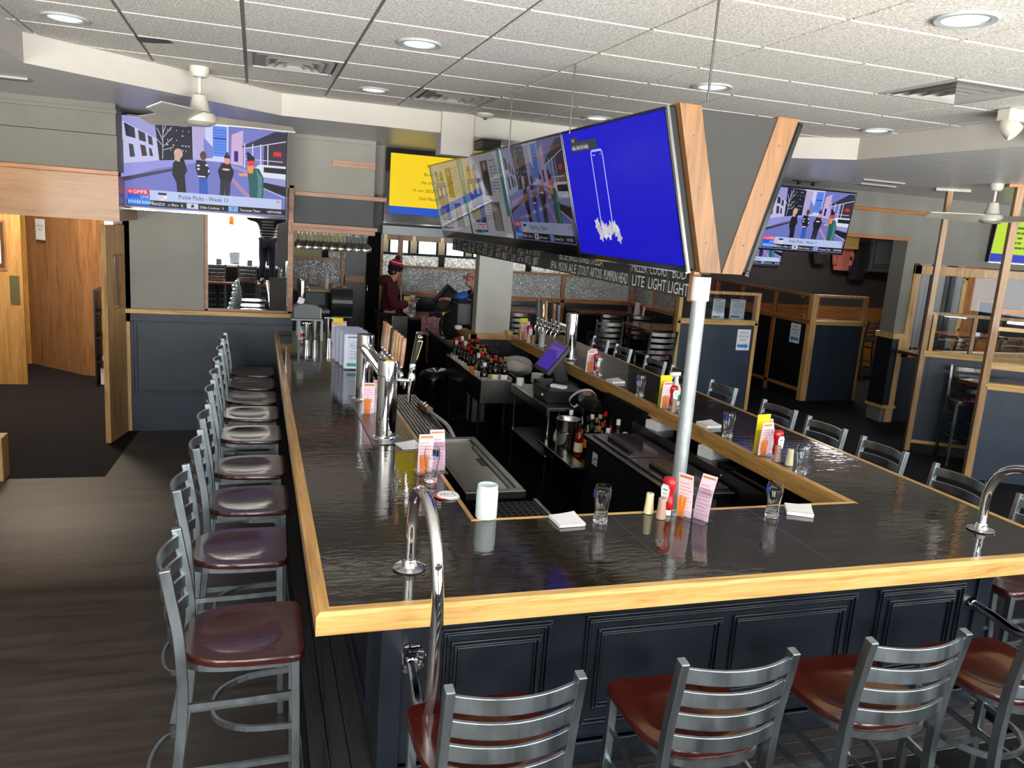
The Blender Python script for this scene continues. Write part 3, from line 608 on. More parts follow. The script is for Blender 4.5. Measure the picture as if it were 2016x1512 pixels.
# plank step all round the bar
t = thing('foot_step', 'dark plank step with metal nosing running round the foot of the bar', 'step', (0, 0, 0))
mb = MB()
for i, (x0, x1) in enumerate([(.03, .105), (.108, .183), (.186, .262)]): mb.box(x0, x1, .03, 6.28, .165, .19)
ob('planks', mb, 'plank', t, bevel=.003)
mb = MB()
for i in range(3): mb.box(.264, 3.10, .03 + i * .077, .104 + i * .077, .165, .19)
mb.box(3.10, 3.165, .264, 6.4, .165, .19); ob('planks', mb, 'plankx', t, bevel=.003)
mb = MB(); mb.box(.035, .25, .035, 6.28, 0, .165); mb.box(.25, 3.16, .035, .25, 0, .165); mb.box(3.10, 3.16, .25, 6.4, 0, .165); ob('riser', mb, 'black', t)
mb = MB(); mb.box(.0, .03, .0, 6.28, .14, .192); mb.box(.03, 3.195, .0, .03, .14, .192); mb.box(3.165, 3.195, .03, 6.4, .14, .192); ob('nosing', mb, 'inoxd', t, bevel=.003)
# ledge round the foot of the column
t = thing('column_ledge', 'small oak ledge wrapped round the foot of the white column behind the bar', 'ledge', (2.4, 6.5, 1.07))
mb = MB(); mb.box(-.24, .20, -.10, 0, -.06, 0); mb.box(-.26, -.155, -.10, .42, -.06, 0); ob('shelf', mb, 'oakx', t, bevel=.004)
ob('end_block', MB().box(.2, .265, -.12, -.005, -.06, .045), 'oakx', t, bevel=.004); ob('speckled_panel', MB().box(-.15, .5, -.03, -.02, -.6, -.062), plain('speckle', (44, 50, 60), .5, var=.9, vs=(90, 90, 90)), t); ob('corner_strip', MB().box(-.235, -.2, -.09, -.06, -.7, -.062), 'greyl', t)

# grab rails bending over the front edge
def rail(label, x, lean=.015):
    t = thing('grab_rail', label, 'rail', (x, .296, BT), group='chrome grab rails on the bar front')
    pts = smooth_path([(.0, 0, 0), (0, .002, .10), (0, -.005, .20), (0, -.055, .295), (0, -.155, .34), (0, -.28, .33), (0, -.39, .255), (0, -.45, .12), (0, -.458, -.05), (0, -.44, -.22), (0, -.385, -.335), (0, -.28, -.375), (lean * .4, -.16, -.355), (lean * .9, -.045, -.34)], 7)
    ob('tube', MB().tube(pts, .0205, 18), 'chrome', t, smooth=50)
    ob('flange', MB().lathe([(.058, 0), (.06, .004), (.05, .007), (.03, .010), (.026, .026), (.022, .034)], 28), 'chrome', t, smooth=40)
    mb = MB().lathe([(.056, 0), (.058, .004), (.048, .007), (.03, .010), (.026, .026), (.022, .034)], 28); mb.rot('X', PI / 2).mv(lean, -.0345, -.34); ob('flange', mb, 'chrome', t, smooth=40)
    for c in ((.044, .0), (-.022, .038), (-.022, -.038)): ob('screw', MB().lathe([(.005, 0), (.004, .003), (.001, .0035)], 10, c=(c[0], c[1], .006)), 'inoxd', t)
    return t
r0 = rail('chrome grab rail arching over the bar edge near the left corner', .349)
r1 = rail('chrome grab rail arching over the bar edge at the right, cut by the frame', 3.04, -.036); r1.location.y = .31

# ============================================================ stools
def make_stool(seatmat='seat', metal='steel'):
    t = thing('bar_stool', '', 'bar stool'); t['category'] = 'bar stool'
    # seat: rounded at the back, dished
    def outline(a):
        c, s = math.cos(a), math.sin(a); e = 2 / (9.0 if s > 0 else 5.0)
        x = .216 * abs(c) ** e * (1 if c > 0 else -1); y = .2 * abs(s) ** e * (1 if s > 0 else -1)
        if y < 0: x *= 1 - .2 * (y / -.2) ** 2; y *= 1 - .0 ; y -= .028 * (1 - (x / .18) ** 2) if abs(x) < .18 else 0
        return x, y
    N = 44; rings = [1.0, .985, .95, .9, .85, .8, .75, .7, .64, .58, .5, .42, .34, .24, .12]; vs = []; fs = []
    for k, r in enumerate([1.0, 1.0] + rings[1:]):
        for i in range(N):
            x, y = outline(2 * PI * i / N); d = 0
            e = math.hypot(x * r / .166, (y * r + .025) / .142)
            if e < 1: d = .0125 * (1 - e * e) ** .8
            z = .735 if k == 0 else (.755 if k == 1 else .76 - d)
            vs.append((x * r, y * r, z))
    K = len(rings) + 1
    for k in range(K - 1):
        for i in range(N): j = (i + 1) % N; fs.append((k * N + i, k * N + j, (k + 1) * N + j, (k + 1) * N + i))
    fs.append(tuple((K - 1) * N + i for i in range(N))); fs.append(tuple(reversed(range(N))))
    ob('seat', MB()._add(vs, fs), seatmat, t, smooth=50)
    sq = lambda w, h: [(-w / 2, -h / 2), (w / 2, -h / 2), (w / 2, h / 2), (-w / 2, h / 2)]
    for s in (-1, 1):
        pts = smooth_path([(s * .195, -.285, 0), (s * .193, -.25, .2), (s * .19, -.222, .42), (s * .188, -.21, .6), (s * .187, -.212, .72), (s * .187, -.222, .86), (s * .187, -.245, 1.0), (s * .187, -.262, 1.10)], 3)
        ob('leg', MB().sweep(pts, sq(.027, .036), (1, 0, 0)), metal, t, bevel=.003)
        ob('leg', MB().bar((s * .195, .178, 0), (s * .187, .165, .735), .03, .03), metal, t, bevel=.003)
    def backy(z): return -.212 - max(0, z - .72) * .135
    for z in (1.052, .972, .892, .812):
        pts = []; y0 = backy(z)
        for i in range(11): u = i / 10 * 2 - 1; pts.append((.175 * u, y0 - .045 * (1 - u * u), z))
        ob('slat', MB().sweep(pts, [(-.025, -.006), (.025, -.006), (.025, .006), (-.025, .006)], (0, 0, 1)), metal, t, bevel=.002)
    pts = [(-.185, .17, .722), (-.19, 0, .722), (-.178, -.13, .722), (-.14, -.2, .722), (-.07, -.228, .722), (0, -.235, .722), (.07, -.228, .722), (.14, -.2, .722), (.178, -.13, .722), (.19, 0, .722), (.185, .17, .722)]
    ob('seat_frame', MB().sweep(smooth_path(pts, 3) + [(.185, .172, .722), (-.185, .172, .722)], sq(.024, .012), (0, 0, 1)), metal, t)
    flat = [(-.011, -.006), (.011, -.006), (.011, .006), (-.011, .006)]
    for s in (-1, 1): ob('stretcher', MB().sweep(smooth_path([(s * .188, .165, .60), (s * .196, 0, .596), (s * .192, -.12, .59), (s * .188, -.205, .585)], 3), flat, (0, 0, 1)), metal, t)
    ob('stretcher', MB().sweep(smooth_path([(-.188, .165, .47), (-.17, 0, .465), (-.1, -.1, .46), (0, -.125, .458), (.1, -.1, .46), (.17, 0, .465), (.188, .165, .47)], 3), flat, (0, 0, 1)), metal, t)
    ob('footrest', MB().bar((-.19, .173, .30), (.19, .173, .30), .028, .02, (0, 0, 1)), metal, t)
    for s in (-1, 1): ob('stretcher', MB().bar((s * .192, .172, .34), (s * .192, -.235, .33), .02, .014, (0, 0, 1)), metal, t)
    ob('rear_hoop', MB().sweep(smooth_path([(-.19, -.25, .24), (-.16, -.31, .235), (-.08, -.34, .235), (0, -.348, .235), (.08, -.34, .235), (.16, -.31, .235), (.19, -.25, .24)], 3), flat, (0, 0, 1)), metal, t)
    return t
ORD = ['nearest', 'second', 'third', 'fourth', 'fifth', 'sixth', 'seventh', 'eighth', 'ninth', 'tenth', 'eleventh', 'twelfth']
st0 = make_stool(); used = [0]
st1 = make_stool('seatd', 'steeld'); used1 = [0]
def stool(x, y, rz, label, group, dark=False, z=0):
    src, u = (st1, used1) if dark else (st0, used); jx = random.uniform(-.03, .03)
    if not u[0]: u[0] = 1; src.location = (x, y, z); src.rotation_euler = (0, 0, rz + jx); src['label'] = label; src['group'] = group; return src
    return dup(src, (x, y, z), rz + jx, label, group)
GL = 'stools along the left side of the bar'
for i, y in enumerate([.52, 1.33, 1.97, 2.57, 3.33, 3.93, 4.47, 5.03, 5.62]):
    lab = ORD[i] + ' metal bar stool with dark red seat along the left of the bar'
    if i == 8: lab = 'farthest metal bar stool on the left, against the navy wainscot'
    stool(-.205 - (.03 if i in (1,) else 0), y, -PI / 2, lab, GL)
GF = 'stools along the front of the bar'
for x, lab in [(.494, 'ladder-back bar stool at the bar front beside the left grab rail'), (1.198, 'ladder-back bar stool at the middle of the bar front, second from the left'), (1.872, 'ladder-back bar stool at the bar front, third from the left'), (2.56, 'bar stool at the bar front whose backrest is outside the picture on the right')]:
    stool(x, -.26, 0, lab, GF)
GR = 'stools along the right side of the bar'
for i, y in enumerate([.47, 1.035, 1.64, 2.19, 2.73, 3.53, 4.25, 4.78, 5.55, 6.15]):
    lab = ORD[i] + ' metal stool from the camera along the right side of the bar'
    stool(3.425 if i else 3.44, y, PI / 2, lab, GR)

# high tables and their stools behind the bar
def high_table(x0, x1, y0, y1, label, z=1.05):
    t = thing('high_table', label, 'table', ((x0 + x1) / 2, (y0 + y1) / 2, 0), group='high tables in the dining area'); w, d = (x1 - x0) / 2, (y1 - y0) / 2
    ob('tabletop', MB().box(-w, w, -d, d, z - .045, z), 'table', t, bevel=.006)
    ob('pedestal', MB().lathe([(.04, .03), (.04, z - .06), (.1, z - .045)], 14), 'black', t, smooth=40)
    mb = MB(); mb.box(-.3, .3, -.03, .03, 0, .035); mb.box(-.03, .03, -.3, .3, 0, .035); ob('foot', mb, 'black', t, bevel=.008); return t
high_table(4.75, 5.85, 9.42, 10.02, 'dark red-brown high table in front of the frosted partition')
high_table(4.95, 5.8, 7.45, 8.2, 'dark red-brown high table beside the navy partition with the arrow sign')
high_table(3.4, 4.1, 9.2, 9.9, 'dark high table half hidden behind the right beer tower')
GB = 'stools round the high tables behind the bar'
for x, y, a, lab in [(4.42, 9.55, -PI / 2 + .1, 'dark stool at the left end of the far high table'), (5.1, 9.2, .06, 'dark ladder-back stool in front of the middle of the far high table'), (5.64, 9.12, -.1, 'dark stool between the two high tables, right'), (4.66, 8.15, -.25, 'dark ladder-back stool at the left of the near high table'), (4.95, 7.22, -.05, 'dark ladder-back stool in front of the near high table, touching the partition edge'), (3.5, 8.95, -.1, 'dark stool behind the white column and tap handles')]:
    stool(x, y, a, lab, GB, True)
for x, y, a, lab in [(7.50, 4.42, PI - .54, 'steel stool at the small table inside the right-hand timber frame'), (8.35, 5.15, .1, 'stool at the ledge table beside the right-hand jamb'), (10.35, 9.55, .4, 'lone dark stool in the far room beyond the opening'), (9.9, 7.75, .2, 'dark stool behind the inner window, left'), (10.5, 7.6, 0, 'dark stool behind the inner window, middle'), (11.3, 7.5, 0, 'dark stool behind the inner window, right')]:
    stool(x, y, a, lab, 'stools in the right-hand rooms', True)
high_table(8.02, 8.75, 5.5, 6.15, 'dark table end poking out beside the right-hand jamb')
high_table(7.25, 8.0, 3.98, 4.42, 'tan-topped high table behind the nearest right-hand post', 1.0)
high_table(10.75, 12.0, 7.9, 8.5, 'long dark high table seen through the inner window')

# ============================================================ timber partitions
def partition(name, label, x0, y0, ang, L, sill, top, frame, fill, glass, posts, zf=0.0, w=.055, panel_top=None, mids=(), loww=.045):
    t = thing(name, label, 'partition', (x0, y0, 0), ang)
    ob('panel', MB().box(.02, L - .02, -.03, .03, zf, sill - .03), fill, t)
    mb = MB(); mb.box(0, L, -.045, .045, sill - .07, sill); mb.box(0, L, -.055, .055, sill - .03, sill - .012); ob('sill_rail', mb, {'oakz':'oakx','amberz':'amber','postl':'oakx'}.get(frame, frame), t, bevel=.004)
    if top > sill: ob('top_rail', MB().box(0, L, -.03, .03, top - .04, top), frame, t, bevel=.004)
    for p, zt in posts: ob('post', MB().box(p - w / 2, p + w / 2, -.045, .045, 0, zt), frame, t, bevel=.004)
    edges = [0] + list(mids) + [L]
    for p in mids: ob('mullion', MB().box(p - .02, p + .02, -.03, .03, sill, top - .04), frame, t)
    if top > sill:
        for a, b in zip(edges[:-1], edges[1:]): ob('glass_pane', MB().box(a + .02, b - .02, -.005, .005, sill, top - .04), glass, t)
    return t
pt = partition('booth_partition', 'navy booth partition with clear glass top and a blue right-pointing arrow sign', 5.17, 7.08, 0, 1.24, 1.27, 1.65, 'oakz', 'navy', 'pane', [(.02, 1.65), (1.22, 1.65)])
partition('booth_partition', 'navy end panel with a glass top at the far right booth', 7.85, 7.70, 0, .93, 1.245, 1.63, 'oakz', 'navy', 'pane', [(.91, 1.63)], w=.035)
ob('corner_post', MB().box(-.085, .02, -.05, .05, 0, 1.63), 'oakz', bpy.data.objects['booth_partition.001'], bevel=.004)
partition('booth_partition', 'long black and amber booth partition with a left-pointing arrow sign', 7.80, 7.66, PI / 2, 2.75, 1.245, 1.63, 'amberz', 'black', 'dpane', [(.9, 1.2), (2.72, 1.63)], mids=(.95, 1.9), w=.09)
ob('bottom_rail', MB().box(.1, 2.7, .03, .045, .14, .19), 'amber', bpy.data.objects['booth_partition.002'])
partition('frosted_partition', 'frosted glass and amber timber partition behind the high tables', 1.93, 10.15, 0, 4.02, 1.19, 1.6, 'amberz', 'navyd', 'frost', [(.03, 2.4), (1.65, 1.6), (2.78, 1.6)], mids=(1.25, 2.78), w=.07)
partition('frosted_partition', 'short frosted glass partition turning toward the camera beside the high tables', 6.02, 10.15, -PI / 2, 1.6, 1.19, 1.6, 'amberz', 'navyd', 'frost', [(.03, 1.6), (1.57, 1.6)], mids=(.8,), w=.06)
t = partition('frosted_partition', 'black-framed frosted strip in front of the far windows', .9, 11.4, 0, 4.9, 1.3, 1.74, 'black', 'navyd', 'frost', [(.02, 1.74), (2.0, 1.74), (3.6, 1.74)], w=.1)
partition('frosted_partition', 'frosted glass screen seen through the bar pass', -.5, 10.15, 0, 1.58, 1.14, 1.65, 'pinkwood', 'navyd', 'frost', [(1.58, 1.80)], w=.05)
t = partition('timber_frame', 'open timber frame with a navy lower panel, farther of the two at the right', 7.31, 5.03, math.radians(-31), 1.25, 1.22, 1.68, 'postl', 'navy', 'pane', [(0, LOWZ)], mids=(.5,), zf=.14, w=.06)
ob('bottom_rail', MB().box(0, 1.25, -.04, .04, .10, .14), 'oakx', t, bevel=.004); ob('upper_jamb', MB().box(.05, .09, -.03, .03, .14, 1.65), 'oakz', t); ob('ceiling_plate', MB().box(-.16, .2, -.06, .06, LOWZ - .03, LOWZ - .001), 'fanw', t)
t = partition('timber_frame', 'open timber frame with a navy half wall, nearer of the two at the right edge', 7.11, 3.97, math.radians(-31), 1.3, 1.05, 1.05, 'postl', 'navy', 'pane', [(0, LOWZ)], w=.07)
mb = MB(); mb.box(.03, 1.3, -.03, .03, 1.60, 1.64); ob('top_rail', mb, 'oakx', t); ob('mid_rail', MB().box(.03, 1.3, -.03, .03, 1.78, 1.83), 'amber', t); ob('sill_rail', MB().box(.03, 1.3, -.045, .045, 1.2, 1.27), 'oakx', t); ob('glass_pane', MB().box(.03, 1.3, -.004, .004, 1.27, 1.6), 'pane', t); ob('ceiling_plate', MB().box(-.12, .14, -.07, .07, LOWZ - .03, LOWZ - .001), 'amber', t)
# door leaf standing open at the end of the wainscot, and the entrance door
t = thing('swing_door', 'oak door leaf with a glazed slot standing open beside the navy wainscot', 'door', (-1.42, 6.27, 0), math.radians(-102))
mb = MB(); mb.box(0, .09, -.022, .022, 0, 2.06); mb.box(.3, .44, -.022, .022, 0, 2.06); mb.box(.09, .3, -.022, .022, 0, 1.28); mb.box(.09, .3, -.022, .022, 1.78, 2.06); ob('leaf', mb, 'oakz', t)
mb = MB(); frame_rect(mb, .08, .31, 1.27, 1.79, .018, -.03, .03); ob('slot_frame', mb, 'brown', t); ob('slot_glass', MB().box(.095, .295, -.004, .004, 1.285, 1.775), 'pane', t); ob('edge_strip', MB().box(.44, .455, -.024, .024, 0, 2.06), 'oakz', t)
t = thing('entrance_door', 'golden birch door with brass push plate and small window at the far left', 'door', (-2.83, 8.55, 0))
mb = MB(); mb.box(-.8, -.62, -.022, .022, 0, 2.06); mb.box(-.17, 0, -.022, .022, 0, 2.06); mb.box(-.62, -.17, -.022, .022, 0, 1.40); mb.box(-.62, -.17, -.022, .022, 1.95, 2.06); ob('leaf', mb, 'door', t)
mb = MB(); frame_rect(mb, -.64, -.15, 1.38, 1.97, .025, -.03, .03); ob('window_frame', mb, 'brown', t); ob('glass_pane', MB().box(-.615, -.175, -.004, .004, 1.405, 1.945), 'dpane', t); ob('push_plate', MB().box(-.135, -.035, -.028, -.022, .98, 1.32), 'brass', t, bevel=.002)
s = Sheet(.3, .4); s.rect(0, 0, 1, 1, (232, 236, 240)); o = ob('notice', s.mb, 'print', t, loc=(-.36, -.032, 1.66))
# ============================================================ televisions
def street(sh, dist=True):
    # a live street segment: pavement, towers, scaffolding, a pickup and four presenters
    sh.rect(0, 0, 1, 1, (116, 120, 196)); sh.rect(.40, 0, .64, .42, (206, 210, 246)); sh.poly([(0, .52), (.45, .40), (.52, .42), (.2, .56), (0, .70)], (150, 150, 222)); sh.poly([(0, .68), (.34, .52), (.34, .545), (0, .73)], (64, 58, 84))
    sh.poly([(0, 0), (.20, 0), (.225, .46), (0, .53)], (156, 156, 214)); sh.poly([(0, .045), (.21, .22), (.225, .46), (0, .53)], (196, 196, 236))
    sh.poly([(.025, .075), (.085, .125), (.09, .24), (.035, .22)], (40, 38, 56)); sh.poly([(.105, .145), (.145, .175), (.15, .27), (.11, .255)], (46, 44, 66)); sh.poly([(.16, .19), (.185, .21), (.19, .30), (.165, .29)], (52, 50, 72))
    sh.poly([(.05, .30), (.075, .31), (.085, .44), (.055, .45)], (60, 58, 80)); sh.poly([(.115, .30), (.145, .31), (.155, .42), (.125, .43)], (70, 40, 50)); sh.poly([(.165, .33), (.18, .335), (.19, .42), (.17, .42)], (54, 50, 70))
    sh.poly([(.20, 0), (.42, .02), (.425, .42), (.225, .46)], (24, 24, 44)); random.seed(3)
    sh.rects([(.27 + .018 * i + .004 * (r % 2), .05 + .055 * r, .278 + .018 * i, .064 + .055 * r) for r in range(6) for i in range(8) if random.random() < .5], (214, 214, 236))
    for a, b in (((.245, .44), (.25, .03)), ((.25, .2), (.30, .08)), ((.25, .25), (.215, .1)), ((.25, .3), (.305, .2)), ((.25, .34), (.31, .3)), ((.25, .15), (.275, .02)), ((.25, .3), (.21, .22))): sh.line(a, b, .006, (190, 186, 206))
    sh.poly([(.42, .02), (.50, .02), (.50, .40), (.43, .42)], (176, 176, 222)); sh.rects([(.44 + .014 * i, .05 + .05 * r, .447 + .014 * i, .075 + .05 * r) for r in range(7) for i in range(4)], (206, 160, 190))
    sh.rect(.545, .02, .63, .36, (96, 140, 236)); sh.rects([(.548, .06 + .032 * i, .627, .068 + .032 * i) for i in range(9)], (70, 104, 196)); sh.rect(.55, .15, .626, .165, (34, 44, 110)); sh.poly([(.49, .16), (.545, .26), (.545, .38), (.49, .40)], (120, 130, 206))
    sh.poly([(.66, .10), (.75, .02), (.75, .45), (.655, .43)], (208, 176, 214)); sh.poly([(.73, 0), (1, 0), (1, .5), (.73, .44)], (120, 124, 196)); sh.poly([(.72, .22), (.93, .02), (1, .02), (1, .14), (.74, .24)], (46, 48, 66)); sh.poly([(.86, .16), (1, .1), (1, .5), (.86, .46)], (58, 46, 60))
    for u in (.74, .79, .84, .885): sh.line((u, .18), (u, .46), .008, (226, 226, 246))
    sh.line((.74, .24), (1, .12), .007, (226, 226, 246)); sh.line((.74, .36), (.98, .36), .007, (206, 206, 236)); sh.rect(.92, .25, .97, .30, (224, 40, 54)); sh.rect(.675, .28, .70, .40, (20, 24, 130))
    sh.poly([(.66, .44), (.78, .50), (.78, .54), (.66, .47)], (150, 150, 200)); sh.poly([(.80, .46), (.83, .41), (1, .41), (1, .56), (.80, .55)], (222, 226, 244)); sh.poly([(.86, .435), (1, .435), (1, .50), (.86, .495)], (22, 24, 34)); sh.poly([(.80, .55), (1, .56), (1, .64), (.81, .60)], (150, 156, 206)); sh.poly([(.81, .60), (1, .65), (1, .76), (.82, .66)], (20, 20, 30)); sh.line((.83, .66), (1, .78), .006, (220, 220, 240))
    sh.line((.63, .56), (.79, .86), .008, (234, 150, 130)); sh.line((.64, .55), (.81, .86), .006, (234, 170, 150))
    # presenters
    sh.poly([(.33, .42), (.37, .42), (.39, .55), (.375, .60), (.385, .88), (.33, .88), (.325, .70), (.30, .60), (.305, .48)], (18, 16, 30)); sh.oval(.338, .365, .026, .055, (236, 176, 160)); sh.poly([(.315, .38), (.33, .32), (.36, .32), (.345, .46), (.315, .44)], (206, 170, 150))
    sh.poly([(.445, .42), (.50, .42), (.53, .54), (.51, .62), (.46, .62), (.44, .52)], (20, 18, 34)); sh.rects([(.45, .47, .465, .49), (.45, .51, .465, .53), (.50, .46, .515, .48), (.515, .52, .525, .55), (.455, .595, .50, .61)], (232, 226, 236)); sh.poly([(.46, .62), (.51, .62), (.515, .75), (.505, .89), (.485, .89), (.485, .70), (.478, .89), (.462, .89)], (36, 90, 190)); sh.oval(.487, .365, .02, .05, (96, 58, 50))
    sh.poly([(.60, .43), (.65, .43), (.675, .52), (.66, .63), (.59, .63), (.575, .52)], (20, 18, 28)); sh.poly([(.59, .63), (.655, .63), (.65, .76), (.635, .90), (.615, .90), (.62, .72), (.605, .90), (.585, .90)], (36, 36, 56)); sh.oval(.632, .395, .018, .045, (226, 160, 140)); sh.poly([(.613, .37), (.62, .33), (.645, .33), (.652, .37)], (20, 20, 40)); sh.oval(.632, .32, .01, .02, (60, 60, 80)); sh.oval(.625, .50, .025, .012, (236, 190, 180))
    sh.poly([(.775, .45), (.83, .46), (.86, .56), (.86, .75), (.845, .93), (.785, .93), (.77, .75), (.765, .60), (.755, .52)], (38, 92, 92)); sh.poly([(.81, .47), (.85, .56), (.85, .75), (.83, .93), (.82, .93), (.825, .6)], (78, 136, 130)); sh.oval(.78, .40, .026, .05, (216, 60, 90)); sh.poly([(.755, .44), (.80, .43), (.79, .52), (.765, .52)], (240, 150, 70)); sh.poly([(.755, .38), (.755, .33), (.775, .30), (.80, .33), (.805, .37)], (18, 18, 22)); sh.oval(.762, .30, .012, .02, (18, 18, 22)); sh.poly([(.70, .53), (.76, .52), (.76, .56), (.71, .56)], (226, 150, 140))
    # banner and ticker
    sh.rect(.16, .80, .975, .915, (188, 202, 240)); sh.rect(.03, .915, 1, .985, (18, 18, 24)); sh.rect(.035, .80, .165, .855, (236, 40, 66)); sh.rect(.035, .855, .165, .905, (34, 92, 214)); sh.rect(.035, .905, .165, .975, (50, 134, 234)); sh.oval(.052, .828, .011, .018, (246, 150, 160)); sh.text('GMFB', .068, .848, .042, (250, 236, 240)); sh.text('LIVE', .112, .898, .034, (226, 236, 250)); sh.text('POWER RANKS', .04, .958, .032, (230, 240, 250), squeeze=.86)
    sh.poly([(.215, .822), (.265, .822), (.268, .88), (.24, .912), (.212, .88)], (240, 240, 248)); sh.poly([(.215, .822), (.265, .822), (.266, .85), (.214, .85)], (20, 40, 110)); sh.text('NFL', .2175, .893, .036, (206, 26, 54), squeeze=.72); sh.text('Pickle Picks - Week 11', .335, .878, .05, (26, 24, 40), squeeze=.86)
    sh.text('HANZUS', .175, .968, .032, (240, 240, 240), squeeze=.8); sh.text('.o 49ers   8.', .27, .968, .032, (240, 240, 240), squeeze=.8); sh.rect(.385, .92, .455, .98, (206, 212, 226)); sh.text('★', .405, .972, .04, (20, 30, 80)) if False else sh.poly([(.42 + (.016 if i % 2 == 0 else .007) * math.sin(i * PI / 5), .95 - (.028 if i % 2 == 0 else .012) * math.cos(i * PI / 5)) for i in range(10)], (14, 22, 60)); sh.text('Dallas Cowboys   9.', .465, .968, .03, (240, 240, 240), squeeze=.8); sh.rect(.64, .92, .70, .98, (130, 170, 230)); sh.text('T', .66, .972, .04, (14, 30, 80)); sh.text('Tennessee Titans', .71, .968, .03, (240, 240, 240), squeeze=.8); sh.text('NETWORK', .885, .968, .03, (236, 236, 240), squeeze=.8); sh.rect(.94, .815, .965, .845, (246, 150, 90))
def lottery(sh, c=(250, 214, 20), full=False):
    sh.rect(0, 0, 1, 1, c); sh.rect(0, .87, 1, 1, (30, 84, 200)); k = (18, 18, 20)
    for i, (tx, u) in enumerate([('The Mas', .33), ('Red Ci', .31), ('the chan', .285), ('In our 2022 H', .215), ('Visit MassLo', .27)]): sh.text(tx, u, .20 + i * .135, .055, k, shear=.25)
    sh.text('V', .55, .84, .05, k, shear=.25) if False else None
def magazine(sh):
    sh.rect(0, 0, 1, 1, (206, 206, 216)); sh.rect(0, 0, .06, .6, (70, 180, 178)); sh.rect(.93, 0, 1, .75, (50, 150, 158))
    for u, c, s in ((.20, (30, 70, 170), (196, 130, 104)), (.36, (44, 84, 180), (160, 104, 84))):
        sh.poly([(u - .085, .27), (u + .085, .27), (u + .09, .60), (u - .08, .60)], c); sh.poly([(u - .07, .60), (u + .08, .60), (u + .07, .96), (u - .06, .96)], (34, 60, 150)); sh.oval(u, .19, .052, .085, s); sh.poly([(u - .055, .17), (u, .09), (u + .055, .17)], (60, 40, 34)); sh.line((u - .09, .30), (u - .12, .6), .05, s); sh.rect(u - .035, .34, u + .035, .47, (220, 220, 232))
    sh.rect(.53, .08, .70, .50, (96, 84, 84)); sh.poly([(.55, .5), (.57, .18), (.63, .13), (.68, .2), (.69, .5)], (60, 52, 58)); sh.oval(.62, .15, .03, .05, (200, 150, 130)); sh.rect(.62, .58, .82, .93, (104, 92, 88)); sh.poly([(.64, .93), (.66, .66), (.74, .62), (.79, .7), (.8, .93)], (150, 140, 134)); sh.scribble(.74, .08, .9, .48, (140, 140, 152), 11); sh.scribble(.45, .55, .6, .8, (150, 150, 160), 7); sh.rect(.08, .66, .33, .80, (150, 140, 70)); sh.rect(.10, .84, .42, .93, (232, 226, 232)); sh.scribble(.12, .85, .4, .92, (200, 60, 80), 2); sh.rect(.09, .945, .3, .975, (24, 90, 130))
def bluead(sh):
    sh.rect(0, 0, 1, 1, (8, 4, 196)); sh.rect(.085, .085, .375, .16, (54, 56, 58)); sh.rect(.085, .05, .17, .09, (54, 56, 58)); sh.text('VO)', .105, .084, .024, (226, 226, 230), squeeze=.8); sh.text('visible. Switch this holiday', .093, .147, .038, (226, 226, 230), squeeze=.62)
    c = (176, 186, 250)
    for a, b in (((.30, .20), (.30, .78)), ((.42, .20), (.42, .78)), ((.315, .175), (.405, .175))): sh.line(a, b, .012, c)
    for cx, q in ((.315, (PI, 1.5 * PI)), (.405, (1.5 * PI, 2 * PI))):
        pr = None
        for i in range(5):
            a = q[0] + (q[1] - q[0]) * i / 4; p = (cx + .015 * math.cos(a), .202 + .027 * math.sin(a))
            if pr: sh.line(pr, p, .012, c)
            pr = p
    sh.rect(.315, .205, .345, .212, c); sh.oval(.40, .206, .004, .006, c); random.seed(11)
    for i in range(26):
        u, t = random.uniform(.245, .475), random.uniform(.74, .84); r = random.uniform(.018, .034); a0 = random.random(); g = random.randint(172, 226)
        sh.poly([(u + (r if k % 2 else r * .55) * math.cos(a0 + k * PI / 5), t + (r if k % 2 else r * .55) * 1.8 * math.sin(a0 + k * PI / 5)) for k in range(10)], (g, g - 4, g + 4))
def tv(label, w, h, loc, rot, content, group=None, thick=.055, mat='screen', bez=.014, chin=.022, rim='blackg'):
    t = thing('television', label, 'television', loc, group=group, rot=rot)
    ob('casing', MB().box(-w / 2 + .005, w / 2 - .005, .006, thick, -h / 2 + .005, h / 2 - .005), 'black', t, bevel=.006)
    mb = MB(); frame_rect(mb, -w / 2, w / 2, -h / 2, h / 2, .0005, -.004, .022); mb = MB()
    mb.box(-w / 2, w / 2, -.004, .02, h / 2 - bez, h / 2); mb.box(-w / 2, w / 2, -.004, .02, -h / 2, -h / 2 + chin); mb.box(-w / 2, -w / 2 + bez, -.004, .02, -h / 2 + chin, h / 2 - bez); mb.box(w / 2 - bez, w / 2, -.004, .02, -h / 2 + chin, h / 2 - bez)
    ob('bezel', mb, rim, t, bevel=.002)
    ob('chin_strip', MB().box(-w / 2, w / 2, -.005, .021, -h / 2 - .004, -h / 2 + .002), 'chrome', t); ob('side_strip', MB().box(w / 2 - .0015, w / 2 + .0015, .004, .018, -h / 2, h / 2), 'inoxd', t)
    sw, shh = w - 2 * bez, h - bez - chin; s = Sheet(sw, shh, .00012); content(s)
    mb = MB().box(-sw / 2, sw / 2, .0005, .004, -shh / 2, shh / 2); mb.c = [(2, 2, 3)] * len(mb.f); mb.join(s.mb); ob('screen', mb, mat, t, loc=(0, 0, (chin - bez) / 2))
    return t
